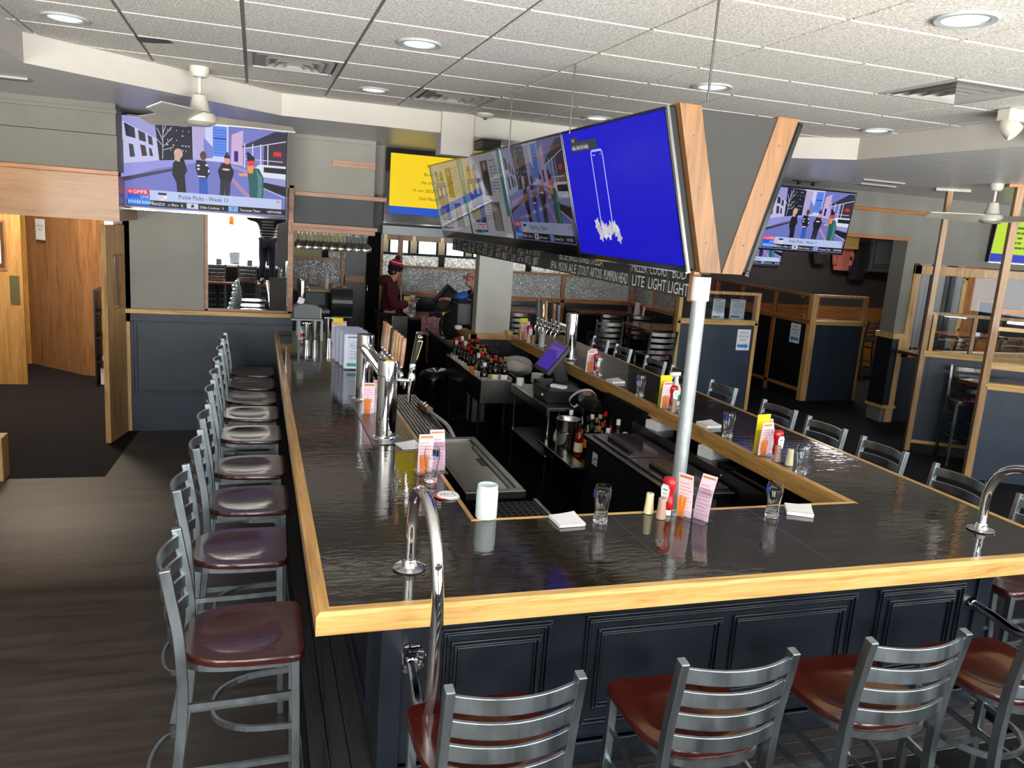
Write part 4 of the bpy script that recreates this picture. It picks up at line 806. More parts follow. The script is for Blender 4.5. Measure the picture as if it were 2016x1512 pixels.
# four in a row over the bar, leaning out
tilt = math.atan(.27)
ang = Matrix.Rotation(-PI / 2, 4, 'Z') @ Matrix.Rotation(-tilt, 4, 'X')
def row_rot(sgn): return (Matrix.Rotation(-sgn * PI / 2, 4, 'Z') @ Matrix.Rotation(tilt, 4, 'X')).to_euler()
TVG = 'televisions hanging in a row over the bar'
zc = 2.522; xc = 1.833 - .27 * (zc - 2.14)
for i, (y0, y1, c, m, lab) in enumerate([(1.15, 2.52, bluead, 'screen', 'hanging television with a solid blue advert showing a phone outline, nearest of the row'), (2.53, 3.88, street, 'dimscreen', 'hanging television with the dim street scene, second in the row over the bar'), (3.89, 5.23, magazine, 'dimscreen', 'hanging television with two blue-shirted figures on a page, third in the row over the bar'), (5.24, 6.60, magazine, 'dimscreen', 'hanging television farthest along the row over the bar, beside the yellow notice')]):
    tv(lab, y1 - y0, .79, (xc, (y0 + y1) / 2, zc), row_rot(1), c, TVG, mat=m, chin=.03 if i == 0 else .075)
tv('dark-edged television seen edge-on behind the right board of the wood V', 1.4, .79, (2.19 + (xc - 1.833) * -1 + .0, 1.86, zc), row_rot(-1), lambda s: s.rect(0, 0, 1, 1, (30, 34, 60)), None)
# wood V closing the end of the rack
t = thing('television_rack', 'hanging rack with a wooden V at its near end and dark panels between the televisions', 'rack', (2.01, 1.15, 2.14))
def vb(x0, x1, X0, X1, z0, z1, nm='board'):
    vs = [(x0, -.03, z0), (x1, -.03, z0), (X1, -.03, z1), (X0, -.03, z1), (x0, .12, z0), (x1, .12, z0), (X1, .12, z1), (X0, .12, z1)]
    return MB()._add(vs, [(0, 1, 2, 3), (7, 6, 5, 4), (0, 4, 5, 1), (1, 5, 6, 2), (2, 6, 7, 3), (3, 7, 4, 0)])
ob('board', vb(-.118, -.001, -.328, -.212, .005, .782), 'vboard', t, bevel=.003); ob('board', vb(.001, .118, .214, .332, .005, .776), 'vboard', t, bevel=.003)
mb = MB(); mb._add([(-.03, -.022, .02), (.03, -.022, .02), (.265, -.022, .765), (-.265, -.022, .765), (-.03, .06, .02), (.03, .06, .02), (.265, .06, .765), (-.265, .06, .765)], [(0, 1, 2, 3), (7, 6, 5, 4), (0, 4, 5, 1), (1, 5, 6, 2), (2, 6, 7, 3), (3, 7, 4, 0)]); ob('end_panel', mb, 'vpanel', t)
mb = MB()
for s in (-1, 1):
    vs = [(s * .06, .12, .03), (s * .085, .12, .03), (s * .265, .12, .70), (s * .24, .12, .70)]; vs += [(x, 5.2, z) for x, y, z in vs]; mb._add(vs, [(0, 1, 2, 3), (7, 6, 5, 4), (0, 4, 5, 1), (1, 5, 6, 2), (2, 6, 7, 3), (3, 7, 4, 0)])
ob('backboard', mb, 'black', t); ob('spine', MB().box(-.03, .03, .12, 5.2, -.01, .03), 'black', t)
for z in (.15, .4, .64):
    for s in (-1, 1): ob('screw', MB().lathe([(.006, 0), (.004, .003), (.001, .0035)], 8).rot('X', PI / 2).mv(s * (.06 + .27 * z + .005), -.03, z), 'inoxd', t)
t = thing('steel_post', 'galvanised steel post standing behind the bar front under the wood V', 'post', (1.968, 1.229, 0))
ob('tube', MB().lathe([(.0365, .012), (.0365, 2.06)], 24), 'galv', t, smooth=40); ob('cap', MB().lathe([(.045, 2.0), (.047, 2.003), (.047, 2.12), (.001, 2.12)], 24), 'white', t, smooth=40); ob('base_plate', MB().box(-.08, .08, -.08, .08, 0, .012), 'galv', t)
for k, (y, zz) in enumerate([(.665, 2.895), (2.2, 2.90), (3.40, 2.90)]):
    tag(ob('hanging_rod', MB().tube([(1.5625, y, 2.86), (1.5625, y, HIZ)], .005, 8), 'inoxd'), ['thin steel rod from the ceiling above the wood V', 'thin steel rod from the ceiling down to the blue advert television', 'thin steel rod from the ceiling down to the second street-scene television'][k], 'rod', 'rods holding the television rack')
t = thing('control_box', 'small black box on top of the far hanging televisions', 'box', (1.70, 4.55, 2.935)); ob('housing', MB().box(-.07, .1, -.13, .13, 0, .075), 'black', t, bevel=.006); ob('lid', MB().box(-.08, .11, -.14, .14, .075, .083), 'graphite', t)
# chalkboard under the televisions
t = thing('chalkboard', 'long narrow chalkboard of hand-lettered beer names under the hanging televisions', 'chalkboard', (1.96, 1.32, 2.0))
ob('slate', MB().box(0, .02, 0, 5.35, 0, .165), 'board', t); mb = MB(); mb.box(-.012, .032, -.045, 0, -.012, .165); ob('end_cap', mb, 'vboardy', t, bevel=.003)
ob('hanger', MB().box(.004, .016, .2, 5.2, .165, .19), 'black', t)
s = Sheet(5.35, .165, .00005); cw = (226, 226, 222); u = 1 - .008
names = [('BUD', 'LIGHT', .245), ('COORS', 'LIGHT', .235), ('MILLER', 'LITE', .235), ('', 'PUMPKIN HEAD', .40), ('STELLA', 'ARTOIS', .215), ('GUINNESS', 'STOUT', .215), ('BASS', 'ALE', .19), ('BLUE', 'MOON', .19), ('', 'IPA', .19), ('', '', .22)]
x = 0.0; L = 5.35
def fit(txt, wd, th, uc, t): 
    vs, fs = text2d(txt, th * .165 / .72, 'CENTER'); wv = max(v[0] for v in vs) - min(v[0] for v in vs); s.text(txt, uc, t, th, cw, 'CENTER', squeeze=min(1.0, wd / wv))
for a, b, wd in names:
    uc = 1 - (x + wd / 2) / L
    if a: fit(a, wd * .86, .34, uc, .44)
    if b: fit(b, wd * .88, .40, uc, .94)
    x += wd; s.rect(1 - x / L - .0005, .0, 1 - x / L + .0005, 1, (120, 120, 118))
k = 0
while x < L - .2:
    wd = random.uniform(.17, .26); u0, u1 = 1 - (x + wd * .9) / L, 1 - (x + wd * .1) / L; k += 1
    n = random.randint(3, 5)
    for r in range(2 if k % 3 else 3):
        for i in range(n):
            a = u0 + (u1 - u0) * i / n; t0 = (.1 + .45 * r) if k % 3 else (.08 + .3 * r); h = .36 if k % 3 else .22; w = (u1 - u0) / n * .75; q = random.random()
            s.line((a, t0), (a + w * (q > .5) * .4, t0 + h), .006, cw); s.line((a, t0 + h * (q > .4)), (a + w, t0 + h * (q > .7)), .005, cw)
            if q > .3: s.line((a + w, t0), (a + w * .9, t0 + h), .005, cw)
    x += wd; s.rect(1 - x / L - .0004, .0, 1 - x / L + .0004, 1, (110, 110, 108))
mb = s.mb; mb.rot('Z', -PI / 2).mv(-.001, 5.35 / 2, .0825); ob('lettering', mb, 'print', t, )
# the other screens
tv('large television with the bright street scene on the grey wall at the left', 1.425, .81, (-.622, 5.60, 2.628), (math.radians(1.5), 0, math.radians(0)), street)
t = tv('television with a yellow notice at the back of the bar, left of the white chase', 1.30, .80, (1.80, 6.60, 2.655), (0, 0, 0), lottery, chin=.10, bez=.055); ob('speaker_bar', MB().box(-.66, .66, -.03, .05, -.53, -.43), 'greyl', t, bevel=.006); ob('wall_arm', MB().box(-.1, .1, .05, .07, -.1, .1), 'black', t)
tv('glaring street-scene television hanging at the right of the wood V', 1.17, .73, (5.93, 5.66, 2.612), (math.radians(8), 0, math.radians(-2)), street, chin=.016, mat='glossscreen')
tv('lower half of a small street-scene television on the dark wall, under the glaring one', 1.25, .72, (8.80, 10.842, 2.28), (0, 0, 0), street)
tv('television with a lime-yellow notice at the right edge behind the nearest timber post', 1.05, .60, (9.98, 6.27, 2.585), (math.radians(4), 0, math.radians(0)), lambda s: (s.rect(0, 0, 1, 1, (196, 226, 40)), s.rect(0, .82, 1, 1, (40, 56, 196)), s.scribble(.3, .12, .9, .72, (90, 106, 20), 5), None)[3])
# hangers above the screens
for nm, x, y, lb in (('television_bracket', -.2, 5.67, 'metal bracket above the large street-scene television'), ('television_bracket', 5.95, 5.80, 'metal bracket above the glaring television')):
    t = thing(nm, lb, 'bracket', (x, y, LOWZ)); ob('plate', MB().box(-.16, .16, -.05, .05, -.012, 0), 'inoxd', t)
    for s in (-.1, .1): ob('arm', MB().box(s - .015, s + .015, -.015, .015, -.05, -.012), 'black', t)

# ============================================================ paper signs
def sign(label, w, h, loc, rz, lines, arrow=None, group=None, hb=.62):
    s = Sheet(w, h, .0004); s.rect(0, 0, 1, 1, (232, 238, 246))
    for i, (tx, u) in enumerate(lines): s.text(tx, .5, .2 + i * .17, .085, (60, 62, 70), 'CENTER', squeeze=u)
    if arrow:
        f = (lambda u: u) if arrow > 0 else (lambda u: 1 - u); s.poly([(f(u), t) for u, t in [(.08, .72), (.68, .72), (.68, .65), (.94, .79), (.68, .93), (.68, .86), (.08, .86)]], (52, 132, 206))
    b = MB().box(-w / 2, w / 2, .0002, .0012, -h / 2, h / 2); b.c = [(232, 238, 246)] * 6; b.join(s.mb)
    o = ob('paper_sign', b, 'print', None, loc=loc, rz=rz); return tag(o, label, 'sign')
sign('white paper sign with a blue arrow pointing right on the navy booth partition', .21, .29, (6.22, 7.046, 1.0), 0, [('KENO &', 1), ('RESTROOMS', .8), ('& EXIT', 1)], 1)
sign('white paper sign with a blue arrow pointing left on the black booth partition', .24, .30, (7.765, 7.98, 1.0), -PI / 2, [('KENO', 1), ('RESTROOMS', .8), ('& EXIT', 1)], -1)
sign('white EMPLOYEES ONLY sign taped to the brown passage wall', .2, .27, (-2.87, 9.64, 1.84), math.radians(-45), [('', 1), ('EMPLOYEES', .8), ('ONLY', 1)])
# ============================================================ on the bar top
def beer_glass(label, loc, rz=0, print_=True):
    t = thing('beer_glass', label, 'beer glass', loc, rz, 'empty beer glasses set along the bar')
    out = [(.001, 0), (.031, 0), (.0325, .004), (.0315, .016), (.030, .024), (.0285, .04), (.029, .06), (.032, .085), (.0365, .112), (.0385, .13), (.0375, .148), (.0345, .163), (.0345, .166), (.0325, .166), (.0325, .163), (.0355, .148), (.0365, .13), (.0345, .112), (.030, .085), (.027, .06), (.0265, .04), (.026, .03), (.02, .026), (.001, .026)]
    ob('glass_body', MB().lathe(out, 32), 'glass', t, smooth=60)
    if print_:
        s = MB(); N = 8
        def pr(a0, a1, z0, z1, c):
            for i in range(N):
                A, B = a0 + (a1 - a0) * i / N, a0 + (a1 - a0) * (i + 1) / N; f = lambda a, z: ((.0375 + .0013) * math.cos(a), (.0375 + .0013) * math.sin(a), z)
                s.poly([f(A, z0), f(B, z0), f(B, z1), f(A, z1)], 0, c)
        vs, fs = text2d('BUD', .016, 'CENTER'); vs2, fs2 = text2d('LIGHT', .016, 'CENTER')
        for V_, F_, z in ((vs, fs, .137), (vs2, fs2, .121)):
            s._add([(.0396 * math.cos(-PI / 2 + x / .0385), .0396 * math.sin(-PI / 2 + x / .0385), z + y) for x, y in V_], F_, 0, (30, 70, 180))
        pr(.2, 1.2, .115, .148, (36, 80, 190))
        ob('printed_logo', s, 'print', t)
    return t
gp = [(.627, 1.255, 'beer glass standing in front of the menu holder on the left arm of the bar', .1), (1.248, .635, 'beer glass left of the salt and pepper shakers on the bar front', 2.0), (2.10, .60, 'beer glass beside the napkins near the right inner corner of the bar', 2.2), (2.71, 1.19, 'beer glass next to the cream salt shaker on the right arm of the bar', 1.2), (2.72, 1.95, 'beer glass right of the steel post on the right arm of the bar', 2.6), (2.70, 3.17, 'beer glass between the spray bottle and the far napkins', 2.4), (2.70, 3.98, 'beer glass in front of the red ketchup beyond the touchscreen till', 1.5)]
g0 = None
for x, y, lab, rz in gp:
    if g0 is None: g0 = beer_glass(lab, (x, y, BT), rz)
    else: dup(g0, (x, y, BT), rz, lab)
def ketchup(label, loc, rz):
    t = thing('ketchup_bottle', label, 'ketchup bottle', loc, rz, 'ketchup bottles along the bar')
    b = MB().lathe([(.016, .022), (.022, .027), (.028, .045), (.03, .055), (.0265, .075), (.0245, .095), (.027, .115), (.033, .135), (.034, .155), (.029, .172), (.012, .178), (.001, .178)], 24, sx=1.0, sy=.72); ob('bottle_body', b, 'red', t, smooth=60)
    ob('cap', MB().lathe([(.001, 0), (.021, 0), (.0215, .018), (.018, .026), (.001, .026)], 20, sx=1.0, sy=.8), 'white', t, smooth=40)
    s = MB(); pts = [(-.02, .07), (.02, .07), (.023, .10), (.026, .125), (.016, .145), (-.016, .145), (-.026, .125), (-.023, .10)]
    s.poly([(x, -.0255, z) for x, z in pts], 0, (236, 236, 236)); s.poly([(x * .8, -.0258, (z - .107) * .82 + .107) for x, z in pts], 0, (250, 250, 250)); s.poly([(-.012, -.0261, .118), (.012, -.0261, .118), (.012, -.0261, .124), (-.012, -.0261, .124)], 0, (110, 130, 120)); s.poly([(-.011, -.0261, .10), (.011, -.0261, .10), (.011, -.0261, .104), (-.011, -.0261, .104)], 0, (150, 150, 150))
    ob('label', s, 'print', t); return t
kp = [(1.60, .688, math.radians(-70), 'ketchup bottle beside the menu holder on the bar front'), (2.735, 1.46, math.radians(12), 'ketchup bottle on the right arm of the bar in front of a tall yellow card'), (2.745, 2.73, math.radians(10), 'ketchup bottle beside the white spray bottle on the right arm'), (2.72, 4.09, math.radians(20), 'ketchup bottle behind a beer glass beyond the till on the right arm'), (2.715, 5.95, math.radians(10), 'ketchup bottle at the far end of the right arm beside the column')]
k0 = None
for x, y, rz, lab in kp:
    if k0 is None: k0 = ketchup(lab, (x, y, BT), rz)
    else: dup(k0, (x, y, BT), rz, lab)
def shaker(label, loc, mat, grp):
    t = thing('shaker', label, 'shaker', loc, 0, grp)
    mb = MB().lathe([(.001, 0), (.0225, 0), (.0228, .003), (.0185, .055), (.0175, .075), (.0178, .090), (.016, .094), (.001, .094)], 20); ob('shaker_body', mb, mat, t, smooth=50)
    ob('shaker_holes', MB().lathe([(.001, .0942), (.004, .0942), (.0035, .095), (.001, .095)], 8), 'ventd', t); return t
s0 = p0 = None
for x, y, lab, mt in [(1.523, .715, 'cream salt shaker on the bar front', 'cream'), (1.548, .645, 'taupe pepper shaker on the bar front, in front of the ketchup', 'tan'), (2.745, 1.345, 'cream salt shaker on the right arm beside a wavy beer glass', 'cream'), (2.715, 1.42, 'taupe pepper shaker on the right arm beside the ketchup', 'tan'), (2.735, 2.575, 'cream salt shaker in front of the spray bottle', 'cream'), (2.70, 2.63, 'taupe pepper shaker in front of the ketchup near the spray bottle', 'tan'), (2.70, 5.75, 'taupe shaker at the far end of the right arm', 'tan'), (2.68, 5.86, 'cream shaker at the far end of the right arm', 'cream')]:
    src = s0 if mt == 'cream' else p0; grp = 'salt and pepper shakers along the bar'
    if src is None:
        o = shaker(lab, (x, y, BT), mt, grp)
        if mt == 'cream': s0 = o
        else: p0 = o
    else: dup(src, (x, y, BT), None, lab)
# clear holders with leaflets, cards and orange pencils
def holder_mesh(w=.16, d=.10):
    mb = MB(); mb.box(-w / 2, w / 2, -d / 2, d / 2, 0, .004)
    for y, h in ((-d / 2, .035), (-.012, .15), (.012, .15), (d / 2 - .003, .10)): mb.box(-w / 2, w / 2, y, y + .003, .004, h)
    return mb
hm = None
def leaflet_mesh(lean, tint, h=.20, w=.075):
    s = MB(); N = 6; f = lambda k: (lean * (k / N) ** 2 * .05, h * k / N)
    for k in range(N):
        (y0, z0), (y1, z1) = f(k), f(k + 1)
        s.poly([(-w / 2, y0, z0), (w / 2, y0, z0), (w / 2, y1, z1), (-w / 2, y1, z1)], 0, tint); s.poly([(w / 2, y0 + .002, z0), (-w / 2, y0 + .002, z0), (-w / 2, y1 + .002, z1), (w / 2, y1 + .002, z1)], 0, (246, 246, 248))
    y0, z0 = f(N); s.poly([(-w / 2, y0, z0), (w / 2, y0, z0), (w / 2, y0 + .002, z0), (-w / 2, y0 + .002, z0)], 0, (250, 250, 250))
    for k in range(9):
        z = h * (.12 + .08 * k); q = z / h; y = lean * q * q * .05 - .0008; s.poly([(-w * .42, y, z), (w * (.42 - .1 * (k % 3)), y, z), (w * (.42 - .1 * (k % 3)), y, z + .004), (-w * .42, y, z + .004)], 0, (222, 150, 168) if k > 5 else (204, 176, 204))
    q = .93; y = lean * q * q * .05 - .0008; s.poly([(-w * .42, y, h * .9), (w * .42, y, h * .9), (w * .42, y, h * .96), (-w * .42, y, h * .96)], 0, (196, 130, 84)); return s
srcs = {}
def place(key, build, loc, rz, label, group):
    if key not in srcs: o = build(label, loc, rz, group); srcs[key] = o; return o
    return dup(srcs[key], loc, rz, label, group)
def mk(name, cat, mesh, mat):
    def b(label, loc, rz, group): o = ob(name, mesh(), mat, None, loc=loc, rz=rz); return tag(o, label, cat, group)
    return b
def pencils(label, loc, rz, group):
    t = thing('pencil_bundle', label, 'pencils', loc, rz, group)
    for i in range(5): a = (i - 2) * .05; x = (i - 2) * .006; ob('pencil', MB().tube([(x, 0, 0), (x + a * .09, .004 * (i % 2), .085 + .006 * (i % 3)), (x + a * .1, .004 * (i % 2), .092 + .006 * (i % 3))], [.0033, .0033, .001], 6), 'orange', t)
    return t
def caddy(x, y, rz, where, yellow=False, pink=2, pen=True, ow=None, z=BT):
    c, s_ = math.cos(rz), math.sin(rz); w = lambda dx, dy, dz=.0045: (x + dx * c - dy * s_, y + dx * s_ + dy * c, z + dz)
    place('holder', mk('menu_holder', 'menu holder', holder_mesh, 'acryl'), (x, y, z), rz, 'clear plastic leaflet holder ' + where, 'clear leaflet holders on the bar')
    for i in range(pink):
        k = ('leafa', 'leafb')[i % 2]; place(k, mk('leaflet', 'leaflet', lambda i=i: leaflet_mesh((-.3, .9)[i % 2], ((250, 224, 230), (246, 208, 218))[i % 2]), 'print'), w((-.036, .038)[i % 2], (-.022, .0)[i % 2]), rz, ('left pink leaflet in the holder ', 'right pink leaflet in the holder ')[i % 2] + where, 'leaflets in the holders')
    if yellow: place('ycard', mk('yellow_card', 'card', lambda: MB().box(-.05, .05, -.002, .002, 0, .235), 'yellow'), w(-.01, .032), rz, 'tall yellow card in the leaflet holder ' + where, 'yellow cards in the holders')
    if pen: place('pens', pencils, w(-.045, -.037), rz, 'bundle of orange pencils in the holder ' + where, 'orange pencil bundles in the holders')
caddy(1.70, .625, math.radians(-62), 'beside the ketchup on the bar front')
caddy(.655, 1.40, 0.05, 'behind the beer glass on the left arm')
caddy(.54, 2.64, 0.0, 'between the two columns of the left beer tower', pen=True)
caddy(2.73, 1.56, math.radians(8), 'near the right inner corner of the bar', yellow=True)
caddy(2.72, 2.76, math.radians(5), 'beside the spray bottle', yellow=True, pink=1)
caddy(2.70, 4.15, math.radians(10), 'beyond the touchscreen till')
caddy(2.70, 6.05, math.radians(10), 'at the far end of the right arm', yellow=True)
caddy(.60, 5.55, 0.0, 'behind the row of menu stands', yellow=True, pen=False)
# row of acrylic menu stands
def menu_stand(label, loc, rz, group):
    t = thing('menu_stand', label, 'menu stand', loc, rz, group)
    ob('acrylic_stand', (lambda m: m.join(MB().box(-.12, .12, -.03, .03, 0, .004)))(MB().box(-.12, .12, -.004, .004, .003, .295)), 'acryl', t)
    s = Sheet(.225, .28, .0003); s.rect(0, 0, 1, 1, (228, 236, 248)); s.rect(.12, .06, .62, .10, (110, 116, 122)); s.rect(.12, .14, .92, .88, (216, 228, 244)); s.scribble(.2, .16, .86, .78, (150, 160, 180), 14); s.rect(.1, .84, .7, .93, (40, 158, 116))
    b = MB().box(-.1125, .1125, .0, .002, -.14, .14); b.c = [(226, 234, 246)] * 6; b.join(s.mb); ob('menu_sheet', b, 'print', t, loc=(0, -.0005, .148)); return t
for i in range(10):
    place('mstand', menu_stand, (.622 - .0055 * i + .006 * ((i * 7) % 3 - 1), 4.12 + .055 * i, BT), -.05 + .02 * ((i * 5) % 4 - 1.5), 'acrylic menu stand, ' + (ORD[i] if i else 'foremost') + (' back from the front of the row beside the left beer tower' if i else ' of the row beside the left beer tower'), 'row of acrylic menu stands')
# napkins
def napkin_stack(label, loc, rz, n, group, w=.12):
    t = thing('napkin_stack', label, 'napkins', loc, rz, group); z = 0
    for i in range(n):
        mb = MB().box(-w / 2, w / 2, -w / 2, w / 2, z, z + .0035); mb.rot('Z', random.uniform(-.05, .05)); ob('napkin', mb, 'paper', t); z += .0042
    mb = MB(); N = 6; mb._add([(-w / 2 + w * i / N, -w / 2 + w * j / N, z + .002 + (.010 * (i / N) ** 2 * (j / N) ** 2)) for j in range(N + 1) for i in range(N + 1)], [(j * (N + 1) + i, j * (N + 1) + i + 1, (j + 1) * (N + 1) + i + 1, (j + 1) * (N + 1) + i) for j in range(N) for i in range(N)]); ob('top_napkin', mb, 'paper', t, smooth=60)
    return t
NG = 'white paper napkin stacks'
napkin_stack('thin stack of white napkins on the bar front, left of the beer glass', (1.10, .655, BT), .05, 3, NG); napkin_stack('stack of white napkins near the right inner corner of the bar front', (2.275, .635, BT), -.55, 4, NG)
napkin_stack('stack of white napkins behind the steel post on the right arm', (2.745, 2.22, BT), .1, 5, NG); napkin_stack('stack of white napkins beyond the beer glass on the right arm', (2.735, 3.70, BT), .1, 4, NG); napkin_stack('thin napkin pad beside the near foot of the left beer tower', (.63, 1.87, BT), .2, 1, NG)
t = thing('coaster_stack', 'small stack of round white coasters near the left inner corner of the bar', 'coasters', (.655, 1.03, BT))
for i, (dx, dy, c) in enumerate([(.012, .0, 'paper'), (-.012, .002, 'red'), (.003, .001, 'paper'), (.006, .004, 'paper')]): ob('coaster', MB().lathe([(.001, 0), (.0475, 0), (.0475, .0022), (.001, .0022)], 28, c=(dx, dy, .0026 * i)), c, t)
s = MB()
for a, b, w in ((-.012, .01, .004), (.0, .0, .003)): s.poly([(a, b - .016, .0107), (a + w, b - .014, .0107), (a + w + .006, b + .016, .0107), (a + .004, b + .004, .0107)], 0, (50, 50, 54))
for x, y, w in ((-.032, .0, .013), (.02, .0, .012), (.028, .02, .01), (.03, -.018, .01)): s.poly([(x, y, .0107), (x + w, y, .0107), (x + w, y + .006, .0107), (x, y + .006, .0107)], 0, (90, 90, 96))
ob('print', s, 'print', t)
t = thing('plastic_jar', 'pale blue translucent plastic jar at the inner left corner of the bar', 'jar', (.765, .757, BT))
ob('jar_body', MB().lathe([(.001, 0), (.044, 0), (.0465, .004), (.0465, .118), (.044, .124), (.044, .14), (.042, .146), (.038, .146), (.038, .14), (.042, .12), (.042, .02), (.001, .018)], 32), 'plastic', t, smooth=50)
t = thing('spray_bottle', 'white trigger spray bottle with a green label on the right arm behind the steel post', 'spray bottle', (2.83, 2.86, BT))
ob('bottle_body', MB().lathe([(.001, 0), (.041, 0), (.043, .004), (.043, .12), (.036, .145), (.022, .165), (.016, .19), (.016, .2), (.001, .2)], 24), 'white', t, smooth=50)
mb = MB().lathe([(.017, .195), (.018, .22), (.011, .225)], 16); mb.box(-.055, .03, -.011, .011, .225, .252); mb.box(-.066, -.05, -.008, .008, .23, .246); mb.bar((-.03, 0, .226), (-.05, 0, .185), .012, .008, (0, 1, 0)); mb.rot('Z', .15); ob('trigger_head', mb, 'white', t, bevel=.002)
mb = MB(); [mb.poly([(.0436 * math.cos(a), .0436 * math.sin(a), .035), (.0436 * math.cos(a + .2), .0436 * math.sin(a + .2), .035), (.0436 * math.cos(a + .2), .0436 * math.sin(a + .2), .085), (.0436 * math.cos(a), .0436 * math.sin(a), .085)]) for a in [-2.3 + .2 * i for i in range(10)]]; ob('label', mb, 'green', t)
t = thing('spray_can', 'pale aerosol can at the far end of the right arm beside the beer tower', 'spray can', (2.72, 5.55, BT)); ob('can_body', MB().lathe([(.001, 0), (.033, 0), (.033, .17), (.026, .185), (.014, .19), (.001, .19)], 20), 'greyl', t, smooth=40); ob('nozzle', MB().lathe([(.012, .19), (.012, .205), (.006, .215), (.001, .215)], 12), 'white', t, smooth=40)

# ------------------------------------------------------------ beer towers
def tower(label, x, y0, y1, dirx, taps, name='beer_tower', nitro=False, hb=.39, hh=.165):
    t = thing(name, label, 'beer tower', (x, (y0 + y1) / 2, BT), 0, 'column beer towers'); h = (y1 - y0) / 2
    for y in (-h, h):
        ob('column', MB().lathe([(.058, .012), (.058, .44), (.056, .452), (.001, .454)], 36, c=(0, y, 0)), 'chrome', t, smooth=40); ob('flange', MB().lathe([(.085, 0), (.086, .005), (.078, .009), (.062, .011), (.06, .018)], 36, c=(0, y, 0)), 'chrome', t, smooth=40)
        ob('collar', MB().lathe([(.0586, .365), (.0592, .367), (.0586, .369)], 36, c=(0, y, 0), cap=False), 'inoxd', t)
    ob('crossbar', MB().tube([(0, -h + .05, hb - .03), (0, h - .05, hb - .03)], .042, 24), 'chrome', t, smooth=40)
    n = len(taps)
    for i, mt in enumerate(taps):
        y = -h + .13 + (2 * h - .26) * i / (n - 1); d = dirx
        q0 = hb - .055; mb = MB(); mb.tube([(.035 * d, y, q0), (.085 * d, y, q0)], .011, 10); mb.lathe([(.016, -.02), (.019, 0), (.016, .022), (.009, .028)], 12, c=(.095 * d, y, q0)); mb.tube([(.1 * d, y, q0 - .012), (.118 * d, y, q0 - .035), (.122 * d, y, q0 - .075)], [.010, .009, .007], 10); mb.lathe([(.009, .02), (.007, .035), (.011, .045), (.012, .055), (.008, .065)], 12, c=(.095 * d, y, q0)); f = ob('faucet', mb, 'chrome', t, smooth=50)
        mb = MB(); zt = hh / .62; tw = .024; a = .012 * d
        vs = [(.095 * d + q * .011 + (a if zz else 0), y + p * tw * (1.15 if zz else .8), hb + .005 + zz) for zz in (0, zt * .62) for p, q in ((-1, -1), (1, -1), (1, 1), (-1, 1))]
        ob('tap_handle', mb._add(vs, [(3, 2, 1, 0), (4, 5, 6, 7), (0, 1, 5, 4), (1, 2, 6, 5), (2, 3, 7, 6), (3, 0, 4, 7)]), mt, f, bevel=.003)
    if nitro:
        y = -h - .0; mb = MB(); mb.tube([(.05, y, .34), (.13, y, .335)], .011, 12); mb.lathe([(.02, -.03), (.024, 0), (.02, .03), (.014, .04)], 14, c=(.135, y, .345)); mb.tube([(.135, y, .32), (.128, y, .27), (.125, y, .21)], [.017, .012, .008], 12); mb.lathe([(.016, .035), (.018, .05), (.02, .08), (.017, .09)], 14, c=(.138, y, .345)); f = ob('faucet', mb, 'chrome', t, smooth=50)
        mb = MB(); vs = [(.14 + q * .016 + (.03 if zz else 0), y + p * (.030 if zz else .016), .43 + zz) for zz in (0, .185) for p, q in ((-1, -1), (1, -1), (1, 1), (-1, 1))]; mb._add(vs, [(3, 2, 1, 0), (4, 5, 6, 7), (0, 1, 5, 4), (1, 2, 6, 5), (2, 3, 7, 6), (3, 0, 4, 7)]); ob('tap_handle', mb, 'blackg', f, bevel=.006)
        s = MB(); V_, F_ = text2d('Gu', .028, 'CENTER'); s._add([(.168 + xx * .8, y - .0305, .585 + zz * .8) for xx, zz in V_], F_, 0, (240, 240, 240)); s.poly([(.156, y - .030, .565), (.184, y - .030, .565), (.184, y - .030, .57), (.156, y - .030, .57)], 0, (220, 190, 120)); s.poly([(.180, y - .030, .565), (.184, y - .030, .565), (.158, y - .0225, .46), (.154, y - .0225, .46)], 0, (220, 190, 120)); ob('harp_badge', s, 'print', f)
    return t
hw = ['vboard', 'pinkwood', 'oakz', 'black', 'pinkwood', 'oakz', 'oakz', 'pinkwood', 'postw', 'pinkwood']
tower('polished double-column beer tower with wooden tap handles on the left arm of the bar', .527, 2.04, 3.02, 1, hw[:8][::-1], nitro=True)
tower('polished double-column beer tower on the right arm beyond the till', 2.745, 4.80, 5.66, -1, ['greyp', 'pinkwood', 'black', 'oakz', 'vboard', 'greyp'], hb=.31, hh=.2)
t = thing('tower_plate', 'thin steel plate under the left beer tower', 'plate', (.56, 2.52, BT)); ob('plate', MB().box(-.125, .12, -.62, .62, .0, .003), 'inoxd', t); ob('rim', MB().box(.1, .125, -.62, .62, 0, .006), 'inoxd', t)
t = tag(ob('plastic_cup', MB().lathe([(.001, 0), (.035, 0), (.045, .12), (.044, .12), (.034, .003), (.001, .003)], 20), 'acryl', loc=(.56, 2.83, BT + .0032)), 'clear plastic cup beside the far column of the left beer tower', 'cup')
tag(ob('paper_roll', MB().lathe([(.018, 0), (.032, 0), (.032, .2), (.018, .2)], 20), 'paper', loc=(.64, 2.92, BT + .0032)), 'white paper roll standing beside the far column of the left beer tower', 'roll')

